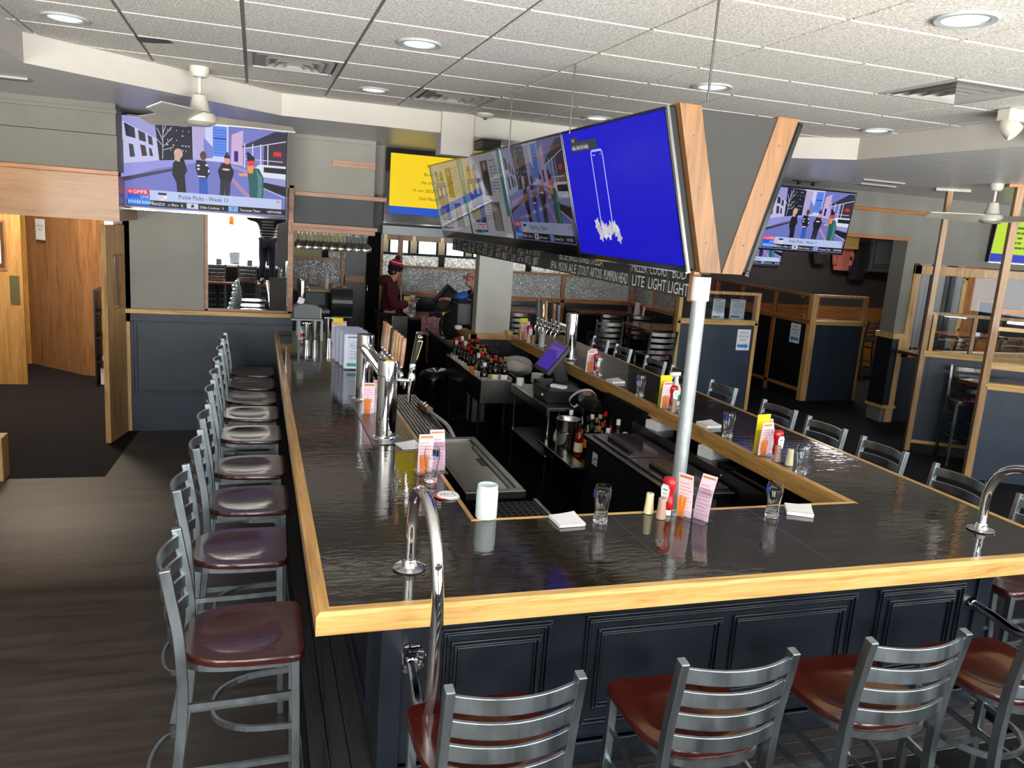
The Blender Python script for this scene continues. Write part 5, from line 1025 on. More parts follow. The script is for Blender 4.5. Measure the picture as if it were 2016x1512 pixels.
# ------------------------------------------------------------ far end of the left arm
t = thing('bar_caddy', 'grey stand holding a dark grey box at the wall end of the bar', 'stand', (.30, 5.78, BT))
ob('shelf', MB().box(-.15, .15, -.16, .2, .195, .21), 'greyl', t, bevel=.003)
for x, y in ((-.075, -.15), (.14, -.15), (-.075, .19), (.14, .19)): ob('leg', MB().box(x - .012, x + .012, y - .01, y + .01, 0, .195), 'greyl', t)
t = thing('straw_box', 'dark grey box with a rounded lid on the grey stand near the mirror', 'box', (.30, 5.80, BT + .2105))
mb = MB(); pr = [(-.125, 0), (.125, 0), (.125, .09)] + [(.125 * math.cos(a) * 1.0, .09 + .05 * math.sin(a)) for a in [PI * i / 10 for i in range(1, 10)]] + [(-.125, .09)]; mb.prism(pr, -.12, .12); mb.v = [(x, z, y) for x, y, z in mb.v]; mb.f = [tuple(reversed(f)) for f in mb.f]; ob('box_body', mb, 'greyp', t, bevel=.004); ob('side_plate', MB().box(.126, .14, -.1, .12, 0, .1), 'greyl', t)
tag(ob('paper_pad', MB().box(-.03, .03, -.012, .012, 0, .06).rot('Y', .35), 'paper', loc=(.235, 5.775, BT + .344)), 'white paper block on top of the dark grey box', 'paper')
for x, y, mt, lb, h in ((.30, 5.70, 'chrome', 'steel shaker tin under the grey stand', .16), (.385, 5.72, 'inox', 'steel shaker tin outside the leg of the grey stand', .19), (.525, 5.85, 'chrome', 'tall steel shaker tin behind the grey stand', .2)):
    tag(ob('shaker_tin', MB().lathe([(.001, 0), (.03, 0), (.045, h * .9), (.046, h), (.043, h), (.028, .004), (.001, .004)], 24), mt, loc=(x, y, BT), smooth=40), lb, 'shaker tin')
t = thing('sauce_bottle', 'small white bottle with a red label under the grey stand', 'bottle', (.245, 5.68, BT)); ob('bottle_body', MB().lathe([(.001, 0), (.022, 0), (.022, .08), (.01, .11), (.01, .13), (.001, .13)], 16), 'white', t, smooth=50); ob('label', MB().lathe([(.0225, .03), (.0225, .065)], 16, cap=False), 'red', t)
t = thing('towel_dispenser', 'black curved paper towel dispenser beyond the end of the left arm', 'towel dispenser', (.985, 9.18, .89))
mb = MB(); pr = [(-.11, 0), (-.02, 0)] + [(.02 + .12 * math.sin(a), .19 - .19 * math.cos(a)) for a in [PI * i / 12 for i in range(13)]] + [(-.11, .38)]; mb.prism(pr, -.15, .15); mb.v = [(z, -x, y) for x, y, z in mb.v]; ob('cover', mb, 'graphite', t, bevel=.008); ob('wall_plate', MB().box(-.13, .13, .09, .14, .02, .36), 'black', t); ob('tear_bar', MB().box(-.14, .14, -.1, -.02, -.012, .0), 'greyl', t)
t = thing('service_counter', 'service counter with a timber top seen through the bar pass', 'counter', (.35, 9.5, 0)); ob('worktop', MB().box(-.7, .8, -.16, .35, 1.20, 1.235), 'oakx', t, bevel=.004); ob('cabinet', MB().box(-.68, .78, -.14, .33, 0, 1.20), 'black', t); ob('grey_front', MB().box(-.1, .42, -.16, -.141, 1.02, 1.19), 'greyp', t); ob('lower_shelf', MB().box(-.6, .46, -.5, -.145, .94, .98), 'greyl', t)
tw = tower('small beer tower with dark brown handles seen through the bar pass', .42, 8.98, 9.28, 1, ['brown', 'brown', 'brown', 'black'])
tw.location.z = .981; tw.scale = (.95, .95, .9); tw['group'] = 'column beer towers'
for x, y, mt, h, r, lb in ((.80, 9.5, 'white', .22, .03, 'white bottle on the service counter behind the pass'), (.9, 9.5, 'tan', .1, .05, 'tan box-like tub on the service counter'), (1.05, 9.5, 'pinkwood', .06, .05, 'low wooden tub at the end of the service counter')):
    tag(ob('tub', MB().lathe([(.001, 0), (r, 0), (r, h * .8), (r * .6, h), (.001, h)], 16), mt, loc=(x, y, 1.2355), smooth=40), lb, 'tub')
# wine glasses hanging under the pass
def wine(label, loc, rz, group):
    o = ob('wine_glass', MB().lathe([(.001, 0), (.034, -.001), (.034, -.003), (.005, -.006), (.004, -.075), (.012, -.085), (.036, -.115), (.042, -.145), (.038, -.175), (.0365, -.175), (.040, -.145), (.034, -.117), (.011, -.089), (.001, -.087)], 18), 'acryl2', loc=loc, smooth=60); return tag(o, label, 'wine glass', group)
M['acryl2'] = glassy('acryl2', (.88, .88, .86), .22, .03)
for r in range(3):
    for i in range(9): place('wine', wine, (.24 + .085 * i + (.04 if r == 1 else 0), 6.31 + .10 * r, 2.10), 0, 'wine glass hanging upside down from the pink timber rack under the pass', 'wine glasses hanging under the pass')
t = thing('dark_door', 'dark panelled door with a pull handle behind the bar pass', 'door', (1.33, 10.2, 0)); ob('leaf', MB().box(-.2, .35, 0, .04, 0, 2.1), 'navyd', t); ob('rail', MB().box(-.2, .1, -.012, 0, 1.30, 1.40), 'amber', t, bevel=.003); ob('pull_handle', MB().tube(smooth_path([(.14, 0, 1.06), (.14, -.05, 1.08), (.14, -.05, 1.24), (.14, 0, 1.26)], 4), .009, 10), 'chrome', t, smooth=40); ob('frame', MB().box(.12, .36, -.02, 0, 0, 2.1), 'well', t)
# ============================================================ inside the bar well
t = thing('ice_bin', 'steel ice bin with a large sliding lid inside the left arm of the bar', 'ice bin', (1.05, 2.08, 0))
ob('cabinet', MB().box(-.15, .15, -.5, .52, .1, .86), 'well', t); mb = MB(); frame_rect(mb, 0, 0, 0, 0, 0, 0, 0) if False else None
mb = MB(); mb.box(-.17, .17, -.55, -.50, .86, .905); mb.box(-.17, .17, .5, .55, .86, .905); mb.box(-.17, -.13, -.5, .5, .86, .905); mb.box(.13, .17, -.5, .5, .86, .905); ob('rim', mb, 'inoxd', t, bevel=.003)
ob('lid', MB().box(-.13, .13, -.5, .5, .878, .89), plain('lidm', (136, 130, 118), .22, .85, var=.08, bmp=.06, bs=(12, 12, 12)), t); ob('handle_slot', MB().box(.06, .1, -.05, .1, .8895, .892), 'black', t); ob('lid_edge', MB().box(.1, .13, -.5, .35, .89, .898), 'inoxd', t)
t = thing('drip_rail', 'ribbed steel drainboard below the left beer tower', 'drainboard', (.88, 3.2, 0)); ob('tray', MB().box(-.15, .19, -.555, .75, .84, .90), 'inoxd', t, bevel=.004)
for i in range(13): ob('rib', MB().box(-.135 + .025 * i, -.123 + .025 * i, -.55, .72, .90, .908), 'steeld', t)
ob('legs', MB().box(-.14, .18, -.55, .7, .1, .84), 'well', t)
t = thing('soda_gun', 'black and chrome soda gun with a grey hose on the edge of the ribbed drainboard', 'soda gun', (1.03, 3.35, .91)); ob('gun_head', MB().box(-.025, .025, -.1, .12, .0, .045).rot('Z', .15), 'brown', t, bevel=.006)
for i in range(7): ob('button', MB().box(-.016 + .012 * (i % 3), -.008 + .012 * (i % 3), -.06 + .025 * i, -.045 + .025 * i, .045, .052), 'paper', t)
ob('hose', MB().tube(smooth_path([(0.0, -.1, .025), (.02, -.3, .03), (.05, -.52, .02), (.06, -.72, -.03)], 6), .014, 10), 'greyl', t, smooth=50)
t = thing('bar_mat', 'black perforated rubber mat at the near left of the bar well', 'mat', (1.1, 1.3, .845)); mb = MB(); 
for i in range(9): mb.box(-.14 + .035 * i, -.122 + .035 * i, -.24, .2, .0, .012)
for j in range(11): mb.box(-.14, .16, -.24 + .042 * j, -.222 + .042 * j, .0, .010)
ob('mat_grid', mb, 'rubber', t); ob('shelf_top', MB().box(-.18, .16, -.26, .22, -.02, -.001), 'well', t); ob('shelf_edge', MB().box(.16, .18, -.26, .22, -.02, .016), 'inoxd', t); ob('stand', MB().box(-.15, .13, -.24, .2, -.84, -.02), 'well', t)
struct('floor', MB().box(.70, 2.66, .75, 6.6, .0, .006), 'well')
# right-hand run: glass-topped cooler, shelf with the till, speed rail
t = thing('bottle_cooler', 'low steel cooler with sliding purple-grey lids under the right arm of the bar', 'cooler', (2.36, 2.3, 0))
ob('cabinet', MB().box(-.2, .19, -.72, .6, .05, .82), 'well', t); ob('rim', MB().box(-.22, .20, -.74, .62, .80, .835), 'inoxd', t, bevel=.004)
for k, (y0, y1) in enumerate([(-.68, -.06), (-.03, .56)]):
    ob('lid', MB().box(-.17, .19, y0, y1, .836, .85), plain('lid%d' % k, (74, 70, 80), .14, .5), t, bevel=.003); ob('handle', MB().box(-.12, -.08, y0 + .1, y0 + .45, .85, .872), 'black', t, bevel=.006)
s = Sheet(.09, .09, .0004); s.rect(0, 0, 1, 1, (200, 206, 210)); s.poly([(.2, .7), (.3, .4), (.4, .7)], (60, 66, 72)); s.scribble(.35, .35, .92, .65, (60, 66, 72), 1, 1); s.line((.25, .8), (.95, .85), .006, (60, 66, 72)); s.mb.rot('Z', -PI / 2); ob('maker_badge', s.mb, 'print', t, loc=(-.2015, .42, .70))
t = thing('back_counter', 'black counter with a steel front edge beside the sliding-lid cooler', 'counter', (2.66, 1.75, 0)); ob('worktop', MB().box(-.07, .26, -.5, 1.25, .86, .9), 'blackg', t, bevel=.004); ob('front_lip', MB().box(-.085, -.07, -.5, 1.25, .82, .91), 'inoxd', t); ob('screw', MB().lathe([(.008, 0), (.001, .006)], 10).rot('Y', -PI / 2).mv(-.085, .0, .88), 'chrome', t); ob('base', MB().box(-.06, .25, -.48, 1.23, .06, .86), 'well', t)
for x, y, z, n, lb in ((2.70, 2.80, .9005, 16, 'tall stack of white napkins on the black counter under the right arm, farther one'), (2.72, 2.08, .9005, 18, 'tall stack of white napkins on the black counter under the right arm, nearer one')):
    t = thing('napkin_stack', lb, 'napkins', (x, y, z), .25, 'white paper napkin stacks'); mb = MB(); [mb.box(-.085, .085, -.065, .065, i * .004, i * .004 + .0034) for i in range(n)]; ob('folded_pile', mb, 'paper', t)
t = tag(ob('order_folder', MB().box(-.09, .09, -.12, .12, 0, .02), 'black', loc=(2.75, 1.80, .9005), rz=.2, bevel=.003), 'black folder lying on the black counter by the nearer napkin stack', 'folder')
t = tag(ob('serving_tray', MB().box(-.085, .1, -.22, .2, 0, .03), 'blackg', loc=(2.70, 1.5, .9005), bevel=.008), 'black tray on the near end of the black counter under the right arm', 'tray')
# steel shelf unit with the till
t = thing('steel_shelf', 'steel shelf unit carrying the touchscreen till behind the bar', 'shelf unit', (2.34, 4.25, 0))
ob('top_shelf', MB().box(-.22, .28, -.62, .37, .83, .86), 'inoxd', t, bevel=.004); ob('front_edge', MB().box(-.235, -.22, -.62, .37, .79, .865), 'inox', t)
for x in (-.2, .26):
    for y in (-.58, .33): ob('leg', MB().lathe([(.016, 0), (.016, .83)], 10, c=(x, y, 0)), 'inox', t, smooth=40)
ob('lower_shelf', MB().box(-.22, .28, -.62, .37, .42, .44), 'inoxd', t)
t = thing('touchscreen_till', 'tilted touchscreen till with a purple screen behind the right arm of the bar', 'till', (2.36, 4.36, .8605), 0)
ob('base', MB().box(-.08, .26, -.16, .14, 0, .08), 'black', t, bevel=.01); ob('stem', MB().bar((.14, -.02, .07), (.05, -.02, .28), .1, .12, (0, 1, 0)), 'graphite', t, bevel=.01)
m = MB().box(-.19, .19, -.012, .03, -.16, .16); h = ob('monitor', m, 'graphite', t, bevel=.012, loc=(0.0, -.08, .315)); h.rotation_euler = (Matrix.Rotation(-PI / 2, 4, 'Z') @ Matrix.Rotation(math.radians(-38), 4, 'X')).to_euler()
s = Sheet(.335, .265, .0003); s.rect(0, 0, 1, 1, (66, 44, 150)); s.poly([(0, 0), (1, 0), (1, .55), (.6, .25), (0, .3)], (92, 72, 150)); s.rect(.03, .05, .97, .1, (60, 40, 130)); c_ = ob('screen', s.mb, 'screen', h, loc=(0, -.0128, .008)); 
t = thing('cash_drawer', 'black cash drawer box under the touchscreen till', 'cash drawer', (2.32, 3.98, .8605)); ob('drawer_body', MB().box(-.14, .2, -.16, .2, 0, .10), 'black', t, bevel=.004); ob('drawer_front', MB().box(-.148, -.14, -.15, .19, .01, .09), 'graphite', t); ob('knob', MB().ball((-.152, -.05, .05), .01), 'paper', t, smooth=60)
tag(ob('card_reader', MB().box(-.03, .03, -.07, .07, 0, .025).rot('Z', .7), 'paper', loc=(2.33, 3.97, .961), bevel=.004), 'white card reader lying on the black cash drawer', 'card reader')
tag(ob('receipt_roll', MB().lathe([(.012, 0), (.036, 0), (.036, .07), (.012, .07)], 24), 'paper', loc=(2.17, 4.55, .8605), smooth=40), 'white paper roll standing left of the touchscreen till', 'paper roll')
t = thing('receipt_printer', 'black receipt printer with a curl of white paper in front of the till', 'printer', (2.47, 3.60, .8605), -.3); mb = MB(); pr = [(-.1, 0), (.1, 0), (.1, .06), (.04, .13), (-.06, .13), (-.1, .08)]; mb.prism(pr, -.11, .11); mb.v = [(x, z, y) for x, y, z in mb.v]; ob('printer_body', mb, 'blackg', t, bevel=.008); mb = MB(); P = [(.05, .12), (.0, .16), (-.08, .15), (-.15, .10), (-.17, .05), (-.13, .01), (-.1, .03)]; P = [(q.x, q.z) for q in smooth_path([(a, 0, b) for a, b in P], 4)]
for a, b in zip(P[:-1], P[1:]): mb.poly([(a[0], -.04, a[1]), (b[0], -.04, b[1]), (b[0], .04, b[1]), (a[0], .04, a[1])])
ob('paper_curl', mb, 'paper', t, smooth=60)
# bottles
def bottle_mesh(h, r, neck):
    return MB().lathe([(.001, 0), (r * .95, 0), (r, .006), (r, h * .56), (r * .85, h * .64), (neck, h * .74), (neck, h * .9), (neck * 1.12, h * .905), (neck * 1.12, h * .93), (.001, h * .93)], 16)
KINDS = [('dark green wine bottle with a cream label', 'bottleg', .31, .037, .014, 'cream', 'red'), ('dark brown bottle with a white label', 'bottleb', .30, .037, .014, 'paper', 'foil'), ('clear spirit bottle with a pale label', 'bottlec', .29, .036, .014, 'paper', 'paper'), ('red liqueur bottle with a dark cap', 'bottler', .28, .035, .014, 'cream', 'black'), ('dark bottle with an orange label and black cap', 'bottleb', .31, .037, .014, 'orange', 'black'), ('short stout dark bottle with a white cap', 'bottleg', .24, .04, .016, 'tan', 'paper')]
BS = {}
def bottle(k, x, y, z, where, group, rz=0.0):
    d, mt, h, r, nk, lb, cp = KINDS[k]; lab = d + ' ' + where
    if k not in BS:
        t = thing('bottle', lab, 'bottle', (x, y, z), rz, group); ob('bottle_body', bottle_mesh(h, r, nk), mt, t, smooth=50); ob('label', MB().lathe([(r * 1.012, h * .16), (r * 1.012, h * .44)], 16, cap=False), lb, t, smooth=60); ob('cap', MB().lathe([(nk * 1.15, h * .86), (nk * 1.2, h * .865), (nk * 1.2, h), (.001, h)], 12), cp, t, smooth=40); BS[k] = t; return t
    o = dup(BS[k], (x, y, z), rz, lab, group); q = random.uniform(.86, 1.06); o.scale = (1, 1, q); return o
t = thing('bottle_trough', 'steel bottle trough full of dark bottles in the middle of the bar well', 'bottle trough', (2.02, 5.32, 0))
TZ = .66; mb = MB(); mb.box(-.20, .10, -.66, .75, TZ + .12, TZ + .132); mb.box(-.20, -.188, -.66, .75, TZ, TZ + .22); mb.box(.088, .10, -.66, .75, TZ, TZ + .25); mb.box(-.20, .10, -.672, -.66, TZ, TZ + .23); mb.box(-.20, .10, .75, .762, TZ, TZ + .23); ob('trough', mb, 'inox', t, bevel=.004); mb = MB(); mb.box(.115, .245, -.66, .75, TZ + .02, TZ + .032); mb.box(.103, .115, -.66, .75, TZ, TZ + .24); mb.box(.233, .245, -.66, .75, TZ + .02, TZ + .2); mb.box(.115, .245, -.672, -.66, TZ, TZ + .2); ob('side_trough', mb, 'inoxd', t, bevel=.004)
for x in (-.17, .08): ob('leg', MB().lathe([(.016, 0), (.016, TZ)], 10, c=(x, -.55, 0)), 'inox', t); ob('leg', MB().lathe([(.016, 0), (.016, TZ)], 10, c=(x, .65, 0)), 'inox', t)
random.seed(5); k = 0
for j in range(11):
    for i in range(3):
        x, y = 2.03 - .145 + .097 * i + random.uniform(-.006, .006), 4.73 + .125 * j + random.uniform(-.012, .012)
        bottle(random.choice([1, 0, 4, 1, 0, 3, 1, 0, 4, 2, 5]), x - .01, y + .02, TZ + .1325, 'standing in the steel bottle trough', 'bottles in the steel trough'); k += 1
t = thing('towel_heap', 'crumpled white cloths lying behind the bottle trough', 'cloth', (2.48, 5.6, .80)); 
mb = MB().ball((0, 0, .05), (.17, .2, .09), 20, 12); random.seed(2); mb.v = [(x + .018 * math.sin(31 * y + 17 * z), y + .016 * math.sin(27 * x), z + .018 * math.sin(23 * x + 29 * y)) for x, y, z in mb.v]; ob('folds', mb, 'cloth', t, smooth=60); ob('support', MB().box(-.18, .2, -.4, .5, -.8, -.04), 'well', t)
for i in range(3): tag(ob('bowl', MB().lathe([(.001, .004), (.04, 0), (.06, .03), (.064, .05), (.058, .05), (.03, .008), (.001, .008)], 20), 'paper', loc=(2.52, 5.05, .762 + .032 * i), smooth=50), ['lowest white bowl of the stack behind the bottle trough', 'middle white bowl of the stack behind the bottle trough', 'topmost white bowl of the stack behind the bottle trough'][i], 'bowl', 'white bowls stacked behind the trough')
tag(ob('trash_bag', (lambda m: (m.__setattr__('v', [(x + .02 * math.sin(20 * z), y + .02 * math.sin(25 * x), z) for x, y, z in m.v]), m)[1])(MB().lathe([(.15, 0), (.17, .3), (.18, .6), (.165, .66), (.12, .69), (.001, .66)], 22)), 'blackg', loc=(1.72, 6.15, .007), smooth=50), 'black plastic bin liner in the bar well left of the bottle trough', 'bin')
# lower shelf with the ice bucket and spirits
t = thing('spirit_shelf', 'steel shelf with spirit bottles and an ice bucket under the right arm of the bar', 'shelf', (2.30, 3.25, 0)); ob('front_ledge', MB().box(-.26, -.14, -.4, .36, .575, .6), 'inox', t, bevel=.004); ob('shelf', MB().box(-.14, .3, -.36, .36, .56, .58), 'blackg', t); ob('back_panel', MB().box(.3, .34, -.36, .36, .5, 1.0), 'well', t)
for y in (-.35, .33): ob('leg', MB().box(-.13, -.1, y - .015, y + .015, 0, .56), 'inoxd', t)
t = thing('ice_bucket', 'steel ice bucket with a rolled rim on the shelf under the till', 'ice bucket', (2.235, 3.46, .5815)); ob('bucket_body', MB().lathe([(.001, 0), (.075, 0), (.082, .02), (.095, .22), (.1, .225), (.102, .232), (.097, .236), (.09, .226), (.076, .02), (.001, .012)], 32), 'inox', t, smooth=50); ob('band', MB().lathe([(.0895, .125), (.0915, .13), (.0905, .135)], 32, cap=False), 'chrome', t, smooth=60)
random.seed(9)
for i, (x, y) in enumerate([(2.30, 3.0), (2.22, 3.18), (2.4, 3.05), (2.5, 2.96), (2.42, 3.2), (2.33, 3.28), (2.53, 3.15), (2.44, 3.36), (2.55, 3.32), (2.38, 3.52), (2.47, 3.52), (2.56, 3.46), (2.56, 3.56), (2.30, 3.57)]):
    bottle([1, 3, 2, 5, 0, 4, 2, 1, 3, 4, 2, 0, 5, 2][i], x, y, .5815, 'on the shelf around the ice bucket', 'bottles on the spirit shelf')
t = thing('juice_jug', 'white plastic jug with a lime-green label under the till', 'jug', (2.30, 3.75, .441)); ob('jug_body', MB().lathe([(.001, 0), (.06, 0), (.065, .01), (.065, .15), (.05, .2), (.02, .225), (.02, .25), (.001, .25)], 20), 'white', t, smooth=50); ob('label', MB().lathe([(.066, .03), (.066, .12)], 20, cap=False), 'greenl', t)
s = Sheet(.09, .13, .0004); s.rect(0, 0, 1, 1, (60, 60, 58)); s.scribble(.15, .1, .85, .5, (90, 90, 88), 4); s.rect(.4, .45, .8, .6, (24, 24, 24)); s.mb.rot('Z', -PI / 2)
tag(ob('equipment_sticker', s.mb, 'print', loc=(2.158, 1.9, .42)), 'small grey sticker low on the front of the sliding-lid cooler', 'sticker')

# ------------------------------------------------------------ back counters beyond the bar
t = thing('back_worktop', 'long low black counter with a timber top running away behind the column', 'counter', (2.32, 7.55, 0)); mb = MB(); mb.box(-.24, -.09, -.85, -.63, .81, .85); mb.box(-.24, .10, -.63, .95, .81, .85); ob('worktop', mb, 'table', t); ob('cabinet', MB().box(-.2, .09, -.6, .92, 0, .81), 'black', t); ob('front_strip', MB().box(-.25, -.24, -.85, .95, .815, .85), 'greyp', t)
tag(ob('cutting_board', MB().box(-.13, .13, -.18, .18, 0, .014), 'oaky', loc=(2.22, 7.12, .8505), rz=.1, bevel=.003), 'tan board lying on the low counter beside the column', 'board')
t = thing('till_desk', 'reddish-brown desk carrying a second till behind the bar', 'desk', (2.38, 9.1, 0)); ob('desktop', MB().box(-.46, .5, -.32, .45, .91, .95), 'table', t, bevel=.004); ob('front_panel', MB().box(-.22, .1, -.3, -.26, .3, .91), 'brown', t); ob('side_panel', MB().box(-.2, .46, -.24, .42, 0, .91), 'black', t); ob('raised_ledge', MB().box(.28, .5, -.32, .45, .95, 1.08), 'brown', t)
t = thing('touchscreen_till', 'second till seen from behind on the brown desk', 'till', (2.40, 9.0, .951), -.35); ob('base', MB().box(-.16, .12, -.1, .12, 0, .05), 'black', t, bevel=.01); ob('stem', MB().bar((-.08, 0, .04), (.02, 0, .22), .07, .05, (0, 1, 0)), 'black', t); h = ob('monitor', MB().box(-.19, .19, -.03, .03, -.14, .14), 'graphite', t, bevel=.012, loc=(.06, -.01, .26)); h.rotation_euler = (math.radians(20), math.radians(-52), .2); ob('rear_plate', MB().box(-.15, .12, -.036, -.03, -.07, .07), plain('olive', (84, 84, 72), .5), h)
tag(ob('receipt_printer', MB().box(-.12, .12, -.08, .08, 0, .09), 'greyp', loc=(2.55, 8.88, .951), rz=.1, bevel=.02), 'dark grey rounded printer on the brown desk beside the second till', 'printer')
caddy(1.97, 9.34, .05, 'on the brown desk by the second till', yellow=True, pink=1, pen=False, z=.951)
d = dup(bpy.data.objects['spray_bottle'], (2.06, 9.42, .951), .4, 'white trigger spray bottle behind the leaflets on the brown desk')
t = thing('wire_rack', 'wire rack with a tan bowl on the brown desk', 'rack', (2.66, 9.0, 1.081)); ob('bowl', MB().lathe([(.001, 0), (.07, 0), (.1, .05), (.095, .05), (.06, .006), (.001, .006)], 18), 'tan', t, smooth=50)
for a in (-.05, .0, .05): ob('wire', MB().tube(smooth_path([(a, -.03, .03), (a * 1.4, 0, .16), (a, .03, .03)], 4), .003, 6), 'chrome', t)
t = thing('fridge', 'tall stainless steel side of a fridge standing beside the brown desk', 'fridge', (1.72, 9.05, 0)); ob('side', MB().box(-.02, .2, -.02, .02, .02, .93), 'inoxd', t, bevel=.002); ob('edge', MB().box(-.03, -.02, -.025, .025, .02, .93), 'greyl', t)
tag(ob('tub', MB().lathe([(.09, 0), (.11, .24), (.10, .25), (.001, .25)], 22), 'graphite', loc=(1.98, 9.62, .95), smooth=40), 'dark round tub behind the leaflets on the brown desk', 'tub')
t = thing('backpack', 'black backpack on the low counter left of the column', 'backpack', (2.22, 7.55, .8505))
mb = MB().ball((0, 0, .17), (.13, .1, .19), 20, 14); mb.v = [(x * (1.08 if z < .15 else 1), y, max(0, z * 1.0) + .01 * math.sin(30 * x)) for x, y, z in mb.v]; ob('pack_body', mb, 'blackf', t, smooth=60); ob('pocket', MB().ball((0, -.08, .12), (.09, .04, .1), 14, 9), 'blackf', t, smooth=60); ob('strap', MB().tube(smooth_path([(-.08, -.04, .33), (-.16, -.03, .22), (-.15, -.02, .06), (-.1, 0, .02)], 5), .014, 8), 'blackf', t, smooth=60); ob('handle', MB().tube(smooth_path([(-.03, 0, .35), (0, 0, .40), (.04, 0, .35)], 5), .008, 8), 'blackf', t, smooth=60)
mb = MB(); N = 14; mb._add([(-.14 + .28 * i / N, -.01 * math.sin(i * 1.7) - .02 * (j / 8), -.26 * j / 8 + .012 * math.sin(i * .9)) for j in range(9) for i in range(N + 1)], [(j * (N + 1) + i, (j + 1) * (N + 1) + i, (j + 1) * (N + 1) + i + 1, j * (N + 1) + i + 1) for j in range(8) for i in range(N)])
mb2 = MB(); mb2._add([(x, y + .012, z) for x, y, z in mb.v], [tuple(reversed(f)) for f in mb.f]); mb.join(mb2); tag(ob('plastic_bag', mb, 'rag', loc=(2.20, 8.74, .97), smooth=60), 'pink printed plastic bag draped over the front of the brown desk', 'bag')
t = thing('towel_dispenser', 'steel paper towel dispenser on the left side of the white column', 'towel dispenser', (2.15, 6.80, 1.13)); ob('cover', MB().box(-.09, .09, -.13, .13, 0, .27), 'graphite', t, bevel=.02); ob('top', MB().box(-.092, .092, -.132, .132, .27, .30), 'black', t, bevel=.01); mb = MB().ball((-.05, -.06, -.03), (.05, .05, .035), 12, 8); ob('paper_towel', mb, 'paper', t, smooth=60)
mb = MB().ball((0, 0, .035), (.09, .11, .05), 16, 10); mb.v = [(x + .01 * math.sin(40 * y), y, max(0, z + .012 * math.sin(35 * x))) for x, y, z in mb.v]; tag(ob('blue_cloth', mb, 'blue', loc=(2.13, 6.78, 1.4305), smooth=60), 'crumpled blue cloth on top of the steel towel dispenser by the column', 'cloth')
t = thing('ketchup_stand', '', 'ketchup bottle', (2.3, 8.35, .8505)); bpy.data.objects.remove(t)
dup(k0, (2.30, 8.15, .8505), .2, 'ketchup bottle on the low counter behind the black backpack'); caddy(2.33, 8.32, .1, 'on the low counter behind the black backpack', yellow=True, pink=2, pen=False, z=.8505)
tag(ob('pint_glass', MB().lathe([(.001, 0), (.032, 0), (.044, .16), (.042, .16), (.03, .006), (.001, .006)], 20), 'acryl2', loc=(2.36, 7.95, .8505), smooth=40), 'clear pint glass on the low counter beside the column', 'glass')
# menus on the far table
caddy(5.62, 9.15, .3, 'on the far high table', pen=False, z=1.051); dup(k0, (5.78, 9.25, 1.051), .3, 'ketchup bottle on the far high table'); dup(s0, (5.72, 9.12, 1.051), None, 'cream salt shaker on the far high table')
# booth table behind the glass partition with menu stands
high_table(5.95, 6.6, 7.35, 7.75, 'booth table behind the clear glass of the arrow-sign partition', 1.22)
for x, y, rz, lb in ((6.06, 7.5, .2, 'menu stand behind the clear glass partition, left'), (6.42, 7.58, -.15, 'menu stand behind the clear glass partition, right')): dup(srcs['mstand'], (x, y, 1.221), rz, lab if False else lb)
for x, rz in ((6.15, .5), (6.4, -.3)): tag(ob('cutlery', MB().box(-.1, .1, -.006, .006, 0, .006), 'inox', loc=(x, 7.46, 1.2205), rz=rz), 'piece of cutlery on the booth table behind the clear glass', 'cutlery', 'cutlery on the booth table')
tag(ob('napkin_holder', MB().box(-.06, .06, -.03, .03, 0, .07), 'paper', loc=(8.06, 8.25, 1.2005), rz=PI / 2), 'white napkin box behind the glass of the black booth partition', 'napkin box')
tag(ob('booth_bench', MB().box(7.95, 8.7, 7.9, 8.4, 0, 1.2), 'brown'), 'timber booth bench behind the far navy end panel', 'bench')
# coats on the dark wall
t = thing('coat_rail', 'coat rail with a tan shelf on the dark wall beyond the opening', 'coat rail', (10.9, 10.9, 2.32)); ob('shelf', MB().box(-.9, .06, -.3, 0, .02, .24), 'oakx', t); ob('rail', MB().tube([(-.6, -.14, .15), (.4, -.14, .15)], .015, 10), 'inoxd', t)
def coat(label, x, w, h, mat, z=2.42, cat='coat'):
    t = thing('coat', label, cat, (x, 10.76, z)); mb = MB(); N = 16; vs = []
    for j in range(7):
        v = j / 6
        for i in range(N): a = 2 * PI * i / N; ww = w * (.62 + .38 * min(1, v * 3)); vs.append((ww / 2 * math.cos(a) * (1 + .05 * math.sin(3 * a + j)), .055 * math.sin(a) + .012 * math.sin(4 * a), -h * v))
    mb._add(vs, [(j * N + i, (j + 1) * N + i, (j + 1) * N + (i + 1) % N, j * N + (i + 1) % N) for j in range(6) for i in range(N)] + [tuple(range(N)), tuple(reversed(range(6 * N, 7 * N)))]); ob('coat_body', mb, mat, t, smooth=60)
    for s in (-1, 1): ob('sleeve', MB().tube([(s * w * .42, 0, -.04), (s * w * .56, -.01, -h * .4), (s * w * .5, -.02, -h * .8)], [.05, .055, .045], 12), mat, t, smooth=60)
coat('coral hooded jacket hanging on the dark wall beyond the opening', 10.76, .36, .50, 'coral'); coat('long black coat hanging on the dark wall right of the coral jacket', 11.15, .36, .66, 'blackf'); coat('dark clothes hanging left of the coral jacket', 10.25, .28, .40, 'charcoal')
t = thing('stacked_bins', 'grey upturned plastic chair seat hanging on the dark wall beside the coats', 'chair', (11.68, 10.7, 1.97)); ob('seat_shell', MB().box(-.33, .33, -.06, .06, .02, .62), 'chair', t, bevel=.03); ob('rim', MB().box(-.36, .36, -.09, .05, -.04, .03), 'chair', t, bevel=.015); ob('rib', MB().box(.15, .2, -.08, -.06, .1, .55), 'graphite', t); ob('panel', MB().box(-.25, .1, -.075, -.06, .12, .56), 'greyp', t, bevel=.01)
